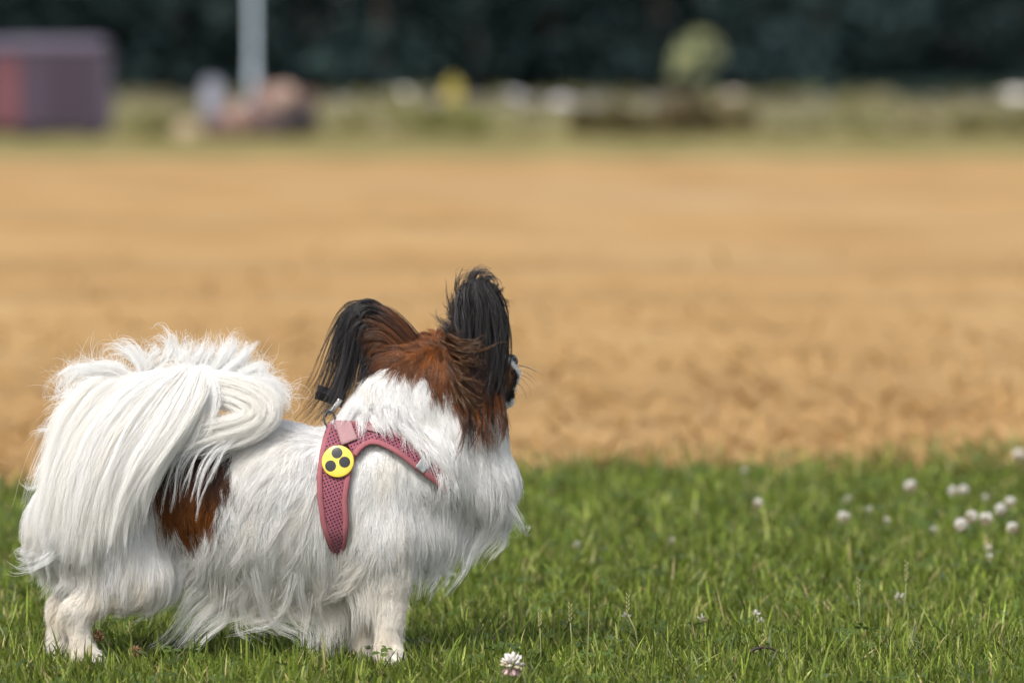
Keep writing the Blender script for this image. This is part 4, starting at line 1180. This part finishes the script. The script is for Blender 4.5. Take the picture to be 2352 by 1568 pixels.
def lawn():
    r = np.random.default_rng(77)
    zones = [(-0.75, 0.75, -1.05, 1.05, 52000, 0.0020, 1.0), (0.75, 2.0, -1.2, 1.2, 30000, 0.0025, 1.0), (2.0, 4.0, -1.45, 1.45, 18000, 0.0034, 1.0),
             (-1.5, -0.75, -1.3, 1.3, 14000, 0.003, 1.0), (-3.0, -1.5, -2.6, 2.6, 3500, 0.005, 0.9)]
    for s_ in (-1, 1):
        zones.append((-0.75, 4.3, *(sorted((s_ * 1.05, s_ * 2.8))), 3500, 0.005, 1.0))
    Vs, Qs, Ts, Cs = [], [], [], []; n0 = 0
    for zi, (y0, y1, x0, x1, dens, wd, hs_) in enumerate(zones):
        n = int((y1 - y0) * (x1 - x0) * dens)
        x = r.uniform(x0, x1, n); y = r.uniform(y0, y1, n)
        e = lawn_edge(x)
        keep = (y < e + r.normal(0, 0.07, n)) & (r.uniform(size=n) < 0.75 + 0.3 * smooth_noise(x, y, 0.13, 62))
        x, y = x[keep], y[keep]; n = len(x)
        h = np.clip(r.lognormal(math.log(0.0195), 0.40, n), 0.008, 0.075) * hs_ * (1 + 0.22 * smooth_noise(x, y, 0.22, 63))
        tall = r.uniform(size=n) < 0.012; h[tall] *= 1.5
        under = (np.abs(y) < 0.07) & (x > -0.52) & (x < -0.10)
        h[under] *= 0.8
        w_ = wd * r.uniform(0.6, 1.5, n)
        c, dead = pick_colors(n, r, x, y)
        lean = np.abs(r.normal(0.42, 0.36, n)); lean[dead] += r.uniform(0, 0.8, dead.sum())
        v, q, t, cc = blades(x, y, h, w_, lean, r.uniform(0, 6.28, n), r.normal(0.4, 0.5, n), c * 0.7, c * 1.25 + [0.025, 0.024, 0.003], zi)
        Vs.append(v); Qs.append(q + n0); Ts.append(t + n0); Cs.append(cc); n0 += len(v)
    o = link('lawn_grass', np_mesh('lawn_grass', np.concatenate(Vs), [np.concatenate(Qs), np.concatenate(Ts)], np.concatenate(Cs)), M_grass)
    tag(o, 'short green mown grass of the lawn around the dog', 'grass', None, 'stuff')
    # clover leaves between the blades
    n = 2600
    x = r.uniform(-1.3, 1.3, n); y = r.uniform(-0.6, 3.4, n); k = (y < lawn_edge(x) - 0.05) & (smooth_noise(x, y, 0.5, 66) > -0.25)
    x, y = x[k], y[k]; n = len(x)
    z = r.uniform(0.012, 0.03, n)
    V = []; Fs = []; C = []
    ang0 = r.uniform(0, 6.28, n); sz = r.uniform(0.005, 0.009, n)
    nrm = norm(np.stack([r.normal(0, .35, n), r.normal(0, .35, n) - 0.25, np.ones(n)], -1))
    ta = norm(np.cross(nrm, np.stack([np.cos(ang0), np.sin(ang0), np.zeros(n)], -1))); tb = np.cross(nrm, ta)
    cen = np.stack([x, y, z], -1)
    leaf = np.array([(0, 0), (.55, .42), (1.05, .5), (1.35, .0), (1.05, -.5), (.55, -.42)])
    cnt = 0
    for k3 in range(3):
        a = k3 * 2.094
        for lx, ly in leaf:
            X = lx * math.cos(a) - ly * math.sin(a); Y = lx * math.sin(a) + ly * math.cos(a)
            V.append(cen + (ta * X + tb * Y) * sz[:, None] + nrm * (0.18 * abs(ly) * sz)[:, None])
    V = np.stack(V, 1).reshape(-1, 3)
    b = (np.arange(n) * 18)[:, None]
    q = np.concatenate([np.concatenate([b + 6 * j + [0, 1, 2, 3], b + 6 * j + [0, 3, 4, 5]]) for j in range(3)])
    c = np.array([0.075, 0.115, 0.026]) * r.uniform(0.7, 1.4, (n, 1))
    o2 = link('clover_leaves', np_mesh('clover_leaves', V, q, np.repeat(c, 18, 0)), M_grass)
    tag(o2, 'small three-part clover leaves scattered through the lawn', 'clover', None, 'stuff')
    # seed stalks and longer stems standing above the mown grass
lawn()

def stubble():
    r = np.random.default_rng(5)
    n = 20000
    d = 9.4 + r.exponential(3.2, n)
    y = d - D; x = r.uniform(-1, 1, n) * (0.30 * d + 1.6)
    # rows of cut straw
    pass
    k = y > lawn_edge(x) - 0.15 + r.normal(0, 0.1, n); x, y = x[k], y[k]; n = len(x)
    pn = 0.6 * smooth_noise(x, y * 0.20, 0.22, 71) + 0.6 * smooth_noise(x, y * 0.15, 0.6, 72)
    up = r.uniform(size=n) < 0.12
    h = np.where(up, r.uniform(0.02, 0.06, n) * (1 + 0.4 * pn), r.uniform(0.05, 0.16, n))
    lean = np.where(up, np.abs(r.normal(0.15, 0.2, n)), r.uniform(1.42, 1.56, n))
    pal = np.array([(0.42, 0.268, 0.112), (0.41, 0.256, 0.104), (0.44, 0.292, 0.132), (0.38, 0.234, 0.094)])
    c = pal[r.choice(4, n, p=[.35, .3, .2, .15])] * (1 + 0.22 * pn * sstep(34, 8, y))[:, None]
    wd = 0.007 * (1 + y / 8)
    v, q, t, cc = blades(x, y, h, wd, lean, r.uniform(0, 6.28, n), r.normal(0, 0.15, n), c * 0.9, c, 9)
    o = link('straw_stubble', np_mesh('straw_stubble', v, [q, t], cc), M_straw)
    tag(o, 'cut straw stubble covering the tan field behind the lawn', 'stubble', None, 'stuff')
    # weeds along the lawn's far edge, thickest at the right
    n = 3200
    x = r.uniform(-1.6, 2.2, n); y = lawn_edge(x) + np.abs(r.normal(0, 0.16, n)) + 0.55 * r.uniform(size=n) ** 2 * sstep(0.4, 1.1, x)
    k = r.uniform(size=n) < 0.25 + 0.75 * sstep(0.3, 1.0, x); x, y = x[k], y[k]; n = len(x)
    c = np.array([0.15, 0.19, 0.05]) * r.uniform(0.7, 1.4, (n, 1))
    v, q, t, cc = blades(x, y, r.uniform(0.02, 0.055, n), np.full(n, 0.005), np.abs(r.normal(.3, .25, n)), r.uniform(0, 6.28, n), r.normal(.3, .3, n), c * .8, c * 1.2, 12)
    o = link('edge_weeds', np_mesh('edge_weeds', v, [q, t], cc), M_grass)
    tag(o, 'loose green weeds along the edge of lawn and field', 'weeds', None, 'stuff')
stubble()

# ------------------------------------------------------------------ clover flowers
def floret(c, d, L, w, mbv, mbf, cols, col):
    a = norm(np.cross(d, [0.3, 0.5, 0.81])); b = np.cross(d, a); n0 = len(mbv)
    for t, r_ in ((0.0, 0.35), (0.45, 1.0), (0.85, 0.8)):
        for j in range(4):
            an = math.pi / 2 * j; mbv.append(c + d * L * t + (a * math.cos(an) + b * math.sin(an) * 0.6) * w * r_); cols.append(col * (0.85 + 0.15 * t))
    mbv.append(c + d * L * 1.05); cols.append(col)
    for i in range(2):
        for j in range(4): mbf.append((n0 + i * 4 + j, n0 + i * 4 + (j + 1) % 4, n0 + i * 4 + 4 + (j + 1) % 4, n0 + i * 4 + 4 + j))
    for j in range(4): mbf.append((n0 + 8 + j, n0 + 8 + (j + 1) % 4, n0 + 12))

M_petal = attr_mat('clover_petals', 'col', 0.6, 0.2, 0.3)
M_stem = simple_mat('clover_stem', (0.10, 0.15, 0.04), 0.6)
def clover_head(kind, seed):
    r = np.random.default_rng(seed); V = []; Fc = []; C = []
    R = 0.0085; n = 46 if kind != 'petals' else 10
    for k in range(n):
        z = 1 - 1.75 * (k + 0.5) / n; ph = k * 2.39996 + r.normal(0, .15); q = math.sqrt(max(0, 1 - z * z))
        d = norm(np.array([q * math.cos(ph), q * math.sin(ph), z]) + r.normal(0, .1, 3))
        if z < -0.25:
            d = norm(d + np.array([0, 0, -0.45])); col = (np.array([0.76, 0.52, 0.52]) if kind == 'pink' else np.array([0.44, 0.36, 0.26])) * r.uniform(.8, 1.2)
        elif z < 0.1: col = np.array([0.66, 0.58, 0.40]) * r.uniform(.85, 1.1)
        else: col = np.array([0.84, 0.80, 0.76]) * r.uniform(.92, 1.05)
        if kind == 'dry': col = np.array([0.36, 0.22, 0.11]) * r.uniform(.6, 1.3)
        floret(d * R * 0.35, d, R * r.uniform(0.75, 1.0), 0.0021, V, Fc, C, col)
    me = bpy.data.meshes.new('flower_head'); me.from_pydata([tuple(map(float, q)) for q in V], [], Fc)
    a = me.attributes.new('col', 'FLOAT_COLOR', 'POINT')
    c4 = np.ones((len(V), 4), np.float32); c4[:, :3] = np.clip(np.array(C), 0, .9); a.data.foreach_set('color', c4.ravel())
    me.polygons.foreach_set('use_smooth', np.ones(len(me.polygons), bool)); me.materials.append(M_petal); return me
HEADS = {k: [clover_head(k, 900 + i + 10 * j) for i in range(3)] for j, k in enumerate(('full', 'petals', 'dry', 'pink'))}

def clover(u, v, hgt, scale, kind, label, i):
    b = (784 - v) / F; dz = -SP + b * CP; dy = CP + b * SP
    t = (hgt - H) / dz
    x, y = CAM[0] + (u - 1176) / F * t, CAM[1] + dy * t
    root = empty('clover_flower', (x, y, 0)); tag(root, label, 'clover flower', 'clover flowers in the lawn')
    r = np.random.default_rng(1000 + i)
    me = HEADS[kind][i % 3]
    o = bpy.data.objects.new('flower_head', me); COL.objects.link(o); o.parent = root
    o.location = (0, 0, hgt); o.scale = (scale * (0.76 if y > 1 else 0.92),) * 3; o.rotation_euler = (r.normal(0, .3), r.normal(0, .3), r.uniform(0, 6.28))
    ln = r.normal(0, 0.008, 2)
    MB().tube([(ln[0], ln[1], -0.002), (ln[0] * .6, ln[1] * .6, hgt * .5), (0, 0, hgt - 0.002)], [0.0011, 0.0010, 0.0009], 6).build('stem', M_stem, root, world=False)

CLOVERS = [
    (1177, 1526, .034, 1.5, 'pink', 'large white clover flower with pink drooping petals at the bottom edge of the photo'),
    (1438, 1416, .026, .8, 'petals', 'tiny white clover blossom right of the dog beside a tall seed stalk'),
    (1611, 1421, .024, .7, 'petals', 'small white clover bud in the middle of the sharp foreground grass'),
    (1736, 1411, .024, .7, 'petals', 'upper of two tiny white clover blossoms above the dark twig'),
    (1748, 1428, .020, .65, 'petals', 'lower of two tiny white clover blossoms above the dark twig'),
    (2066, 1371, .024, .8, 'petals', 'lone pinkish clover blossom in the right foreground grass'),
    (226, 1459, .036, .8, 'dry', 'withered tan clover flower in front of the hind paw of the dog'),
    (311, 1497, .020, .85, 'dry', 'dried brown clover flower low in the grass under the belly of the dog'),
    (1326, 1251, .030, .9, 'petals', 'faint white clover blossom nearest the dog in the blurred lawn'),
    (1543, 1242, .030, .7, 'petals', 'tiny pale clover blossom in the middle of the blurred lawn'),
    (1741, 1156, .042, 1.0, 'full', 'single blurred white clover flower left of all other far flowers'),
    (1711, 1081, .042, .9, 'petals', 'pale clover flower at the far lawn edge, furthest left'),
    (1938, 1188, .042, 1.25, 'full', 'white clover flower with brownish underside standing alone right of the middle'),
    (1948, 1146, .042, .95, 'petals', 'fainter clover flower just above the one with brownish underside'),
    (1996, 1171, .038, .85, 'petals', 'small clover blossom between the lone large flower and the right cluster'),
    (2036, 1196, .036, .85, 'petals', 'dim clover blossom low between the lone flower and the right cluster'),
    (2092, 1117, .048, 1.35, 'full', 'highest bright round clover flower on the right side of the lawn'),
    (2190, 1128, .046, 1.1, 'full', 'left flower of the touching pair near the far lawn edge'),
    (2213, 1126, .046, 1.1, 'full', 'right flower of the touching pair near the far lawn edge'),
    (2263, 1143, .044, .9, 'petals', 'faint clover flower right of the touching pair'),
    (2208, 1206, .046, 1.35, 'full', 'lowest left flower of the bright clover cluster at the right'),
    (2231, 1187, .048, 1.25, 'full', 'middle flower of the bright clover cluster at the right'),
    (2266, 1192, .048, 1.3, 'full', 'right flower of the bright clover cluster at the right'),
    (2298, 1171, .048, 1.25, 'full', 'greyish clover flower above and right of the bright cluster'),
    (2321, 1153, .048, 1.1, 'full', 'clover flower close to the right photo edge, above the greyish one'),
    (2326, 1213, .042, 1.15, 'full', 'clover flower at the right photo edge, below the greyish one'),
    (2146, 1216, .034, .85, 'petals', 'dim clover blossom just left of the bright cluster'),
    (2271, 1259, .034, .85, 'petals', 'upper flower of the small vertical pair below the bright cluster'),
    (2273, 1279, .030, .85, 'petals', 'lower flower of the small vertical pair below the bright cluster'),
    (2341, 1046, .050, 1.5, 'full', 'furthest clover flower, at the right end of the lawn edge'),
]
for i, a in enumerate(CLOVERS): clover(*a, i)

# seed stalks standing above the mown blades
def stalk(u, v_top, y, h, label, i):
    p = P(u, v_top, y * S); r = np.random.default_rng(2000 + i)
    root = empty('seed_stalk', (p[0], y, 0)); tag(root, label, 'grass stalk', 'grass seed stalks above the lawn')
    top = p[2]; ln = r.normal(0, 0.012)
    pts = np.array([(ln, 0, -0.002), (ln * .5, 0, top * .5), (0, 0, top * .72)])
    MB().tube(pts, [0.0008, 0.0007, 0.0006], 5).build('stem', M_stalk, root, world=False)
    m = MB()
    for k in range(9):
        z = top * (.72 + .28 * k / 9); s_ = 1 if k % 2 else -1
        c = np.array([0, 0, z]); d = norm(np.array([s_ * .35, r.normal(0, .2), 1.0]))
        m.tube([c, c + d * .003, c + d * .0065], [0.0004, 0.0010, 0.0002], 5)
    m.build('seed_head', M_stalk, root, world=False)
M_stalk = simple_mat('seed_stalk', (0.24, 0.24, 0.09), 0.6)
for i, a in enumerate([(1442, 1366, 0.02, .05, 'seed stalk with a pale head beside the tiny clover right of the dog'),
                       (1310, 1388, -0.06, .05, 'thin seed stalk between the fore leg and the tiny clover'),
                       (1240, 1402, -0.10, .05, 'short straw-coloured seed stalk just right of the fore paw'),
                       (2082, 1290, 0.35, .05, 'dark seed stalk standing up in the right part of the lawn'),
                       (1972, 1330, 0.20, .05, 'fine seed stalk left of the dark one in the right part of the lawn')]): stalk(*a, i)
tw = np.stack([P(u, v, w) for u, v, w in ((1722, 1498, -200), (1735, 1489, -195), (1755, 1486, -190), (1775, 1490, -185), (1792, 1500, -180))])
M_twig = simple_mat('twig_bark', (0.035, 0.022, 0.016), 0.7)
o = MB().tube(spline(tw, 14), np.linspace(0.0022, 0.0010, 14), 6).build('twig', M_twig)
tag(o, 'short dark twig arched in the foreground grass', 'twig')

# ------------------------------------------------------------------ far things behind the field
def px(y): return F / (y + D)
YT = 109.0; K_ = px(YT); zb = 0.055
def fx(u, y): return (u - 1176) / px(y)
def fz(v, y): return H + (254 - v) / px(y)
M_purple = simple_mat('purple_paint', lin((54, 42, 60)), 0.6, noise=0.15, nscale=0.8)
M_mauve = simple_mat('pale_roof', lin((88, 82, 100)), 0.6, noise=0.1, nscale=1)
M_red = simple_mat('faded_red', lin((92, 52, 60)), 0.7, noise=0.25, nscale=1.5)
M_dark = simple_mat('dark_metal', (0.02, 0.02, 0.024), 0.6)
M_rubber = simple_mat('rubber', (0.02, 0.02, 0.02), 0.8)
M_galv = simple_mat('galvanised', lin((176, 192, 202)), 0.5, noise=0.1, nscale=2)
tr = empty('box_trailer', (fx(60, YT), YT, zb)); tag(tr, 'dark purple box trailer with pale roof parked at the left behind the field', 'trailer')
x0, x1 = fx(-140, YT), fx(240, YT); zt = fz(90, YT); zr = fz(122, YT); zl = fz(296, YT)
MB().box(((x0 + x1) / 2, YT + .9, (zl + zr) / 2), (x1 - x0, 1.8, zr - zl), bev=.04).build('body', M_purple, tr, smooth=False)
MB().box(((x0 + x1) / 2, YT + .9, (zr + zt) / 2 + .01), (x1 - x0 + .06, 1.86, zt - zr), bev=.08).build('roof', M_mauve, tr, smooth=False)
MB().box((fx(15, YT), YT - .03, (fz(290, YT) + fz(130, YT)) / 2), (.62, .05, (290 - 130) / K_), bev=.01).build('side_panel', M_red, tr, smooth=False)
MB().box((fx(160, YT), YT - .02, (fz(280, YT) + fz(125, YT)) / 2), (.9, .03, 145 / K_), bev=.01).build('door', simple_mat('plum_door', lin((44, 30, 48)), .6), tr, smooth=False)
MB().box((x1 + .03, YT + .9, (zl + zr) / 2), (.05, 1.8, zr - zl)).build('corner_trim', M_mauve, tr, smooth=False)
MB().box(((x0 + x1) / 2, YT + .9, zl - .06), (x1 - x0 - .1, 1.6, .1)).build('chassis', M_dark, tr, smooth=False)
for xx in (fx(-60, YT), fx(60, YT), fx(205, YT)):
    for yy in (YT + .15, YT + 1.6):
        wv = MB().lathe([(.10, -.08), (.17, -.08), (.19, -.05), (.19, .05), (.17, .08), (.10, .08)], (xx, yy, zb + .19), 20, axis=(0, 1, 0)).build('wheel', M_rubber, tr)
        MB().lathe([(.03, -.09), (.09, -.085), (.10, -.07), (.10, .07), (.09, .085), (.03, .09)], (xx, yy, zb + .19), 16, axis=(0, 1, 0)).build('rim', M_mauve, wv).location = (0, 0, 0)

YP = 150.0
po = empty('lamp_pole', (fx(581, YP), YP, 0.86)); tag(po, 'tall grey metal pole in front of the dark wood', 'pole')
MB().lathe([(.12, -.05), (.12, .9), (.085, .95), (.075, 6.8), (.06, 7.0)], (fx(581, YP), YP, 0.86), 20).build('shaft', M_galv, po)
MB().lathe([(.26, -.04), (.26, .05), (.17, .08)], (fx(581, YP), YP, 0.86), 20).build('base', M_galv, po)
MB().tube([(fx(581, YP), YP, 7.9), (fx(581, YP) + .3, YP, 8.3), (fx(581, YP) + 1.1, YP, 8.4)], .06, 8).build('arm', M_galv, po)

def boulder(u, v, wpx, hpx, y, col, label, seed, cat='boulder', name='boulder'):
    r = np.random.default_rng(seed); k = px(y)
    V = []; Fc = []; nu_, nv_ = 14, 9
    ph = r.uniform(0, 6.28, (4, 3)); fr = r.uniform(1, 3, (4, 3))
    zc = max(fz(v + 8, y), 0.02)
    for i in range(nv_):
        la = -math.pi / 2 + math.pi * i / (nv_ - 1)
        for j in range(nu_):
            lo_ = 2 * math.pi * j / nu_; d = np.array([math.cos(la) * math.cos(lo_), math.cos(la) * math.sin(lo_), math.sin(la)])
            q = 1 + .10 * sum(math.sin(float(fr[m] @ d) * 2 + ph[m, 0]) for m in range(4)) / 1.5
            V.append((fx(u, y) + d[0] * q * wpx / k / 2, y + d[1] * q * wpx / k / 2.2, zc + d[2] * q * hpx / k / 2))
    for i in range(nv_ - 1):
        for j in range(nu_): Fc.append((i * nu_ + j, i * nu_ + (j + 1) % nu_, (i + 1) * nu_ + (j + 1) % nu_, (i + 1) * nu_ + j))
    o = MB().add(V, Fc).build(name, simple_mat('stone', col, .9, noise=.3, nscale=3, bump=.4), smooth=False)
    tag(o, label, cat, 'stones behind the field'); return o
YB = 119.0
boulder(428, 300, 58, 62, YB - .6, lin((160, 142, 120)), 'pale round boulder at the left end of the stone heap', 1)
boulder(490, 232, 62, 120, YB + .5, lin((122, 124, 136)), 'tall bluish grey boulder in the stone heap left of the pole', 2)
boulder(545, 268, 70, 84, YB, lin((142, 116, 104)), 'pinkish boulder in the front of the stone heap', 3)
boulder(500, 290, 70, 66, YB - .2, lin((98, 76, 74)), 'dark brown boulder low in the stone heap', 4)
boulder(650, 214, 66, 56, YB + .4, lin((158, 134, 122)), 'light pink boulder on top of the stone heap right of the pole', 5)
boulder(608, 250, 70, 110, YB + .9, lin((120, 96, 90)), 'brown boulder directly under the grey pole', 6)
boulder(686, 272, 92, 72, YB + .1, lin((46, 40, 44)), 'nearly black boulder at the right end of the stone heap', 7)
boulder(640, 278, 80, 60, YB + .2, lin((84, 72, 72)), 'dark grey boulder below the light pink one', 8)
boulder(590, 292, 62, 44, YB - .3, lin((72, 56, 50)), 'dark brown stone at the foot of the heap below the pole', 9)
boulder(705, 232, 48, 60, YB + .6, lin((96, 78, 72)), 'brown stone behind the right end of the heap', 10)
boulder(600, 205, 40, 50, YB + 1.2, lin((104, 84, 78)), 'small brown stone at the top of the heap touching the pole', 11)
YS = 146.0
for i, (u, v, w_, h_, c, l) in enumerate([
    (322, 236, 66, 34, (150, 150, 150), 'pale grey stone on the road edge right of the trailer'),
    (925, 222, 70, 44, (196, 190, 184), 'whitish stone on the road edge left of the yellow post'),
    (1180, 226, 70, 40, (196, 192, 196), 'whitish stone on the road edge right of the yellow post'),
    (1290, 232, 60, 34, (178, 172, 178), 'light stone on the road edge above the left dry bush'),
    (1690, 222, 74, 34, (190, 176, 164), 'light brownish stone on the road edge under the young tree'),
    (2230, 252, 110, 46, (104, 104, 102), 'dark grey block at the right end of the road edge'),
    (2325, 222, 90, 44, (206, 200, 190), 'bright stone at the right photo edge above the grey block')]):
    boulder(u, v, w_, h_, YS, lin(c), l, 40 + i, 'stone', 'road_stone')

YM = 148.0
mp_ = empty('marker_post', (fx(1040, YM), YM, .84)); tag(mp_, 'yellow marker post standing on the road edge before the wood', 'post')
M_yp = simple_mat('yellow_paint', lin((164, 150, 70)), .6, noise=.15, nscale=3)
MB().box((fx(1040, YM), YM, (.82 + fz(178, YM)) / 2), (.16, .16, fz(178, YM) - .82), bev=.02).build('shaft', M_yp, mp_, smooth=False)
MB().box((fx(1040, YM), YM - .1, fz(216, YM)), (.46, .04, .62), bev=.02).build('sign_plate', M_yp, mp_, smooth=False)

YY = 158.0
yt = empty('young_tree', (fx(1590, YY), YY, 0.95)); tag(yt, 'small pale green young tree before the dark wood', 'tree')
r = np.random.default_rng(8)
cx, cz = fx(1590, YY), fz(128, YY)
cen = np.array([cx, YY, cz]) + r.normal(0, 1, (22, 3)) * [.30, .30, .36]
v, f, c = leaf_cloud(cen, np.full((22, 3), .15) * r.uniform(.6, 1.5, (22, 1)), 700, .075, (.34, .37, .17), (.56, .57, .33), 8)
link('crown', np_mesh('crown', v, f, c, smooth=False), M_leaf, yt)
m = MB().tube([(cx, YY, .93), (cx + .03, YY, 1.4), (cx, YY, cz)], [.05, .04, .015], 8)
for k in range(6): m.tube([(cx, YY, 1.4 + .12 * k), tuple(cen[k])], [.018, .006], 5)
m.build('trunk', M_bark, yt)

bush('dry_bush', 'low dry olive bush with dark foot, left of the two behind the field', 1300, 1520, 238, 119, .04, (.055, .045, .018), (.17, .14, .065), 1700, 11, group='bushes behind the field')
bush('dry_bush', 'low dry olive bush with dark foot, right of the two behind the field', 1500, 1745, 232, 119.6, .04, (.06, .048, .02), (.20, .155, .08), 1800, 12, group='bushes behind the field')
bush('dry_bush', 'low olive bush cut by the right photo edge', 2180, 2460, 258, 121, .04, (.06, .052, .012), (.15, .13, .04), 1500, 13, group='bushes behind the field')
bush('weed_clump', 'flat dark weed clump between the trailer and the stone heap', 280, 400, 285, 117, .04, (.06, .06, .012), (.15, .14, .04), 700, 14, 'weeds', group='bushes behind the field')
bush('green_bush', 'light green bush behind the field right of the stone heap', 880, 1130, 245, 126, .05, (.17, .18, .05), (.28, .28, .10), 1300, 15, group='bushes behind the field')
bush('low_hedge', 'low blue-green hedge before the wood at the upper right', 1780, 2480, 184, 165, 1.03, (.03, .06, .05), (.07, .11, .085), 3000, 16, 'hedge')

# ragged weeds and pale tufts on the bank and along the road
def bank_weeds():
    r = np.random.default_rng(91); V = []; Q = []; C = []; n0 = 0
    for k in range(260):
        y = r.uniform(122, 166); x = r.uniform(-19, 19)
        z = float(bank_z(np.array(x), np.array(y))) if y < 141 else 0.765 + 0.011 * (y - 140.9)
        sz = r.uniform(0.12, 0.42); wd = sz * r.uniform(1.0, 3.5)
        pal = [((.10, .09, .03), (.22, .19, .08)), ((.20, .17, .10), (.36, .31, .20)), ((.07, .07, .035), (.15, .14, .07)), ((.15, .16, .05), (.26, .25, .10))]
        ca, cb = pal[r.choice(4, p=[.3, .25, .2, .25])]
        cen = np.array([[x + wd * q, y, z + sz * .4] for q in (-.5, -.15, .2, .5)])
        v, f, c = leaf_cloud(cen, np.full((4, 3), sz * .5), 34, .11, ca, cb, int(r.integers(1e9)))
        v[:, 2] = np.maximum(v[:, 2], z)
        V.append(v); Q.append(f + n0); C.append(c); n0 += len(v)
    o = link('bank_weeds', np_mesh('bank_weeds', np.concatenate(V), np.concatenate(Q), np.concatenate(C), smooth=False), M_leaf)
    tag(o, 'mixed olive and straw-coloured weeds on the blurred bank behind the field', 'weeds', None, 'stuff')
bank_weeds()
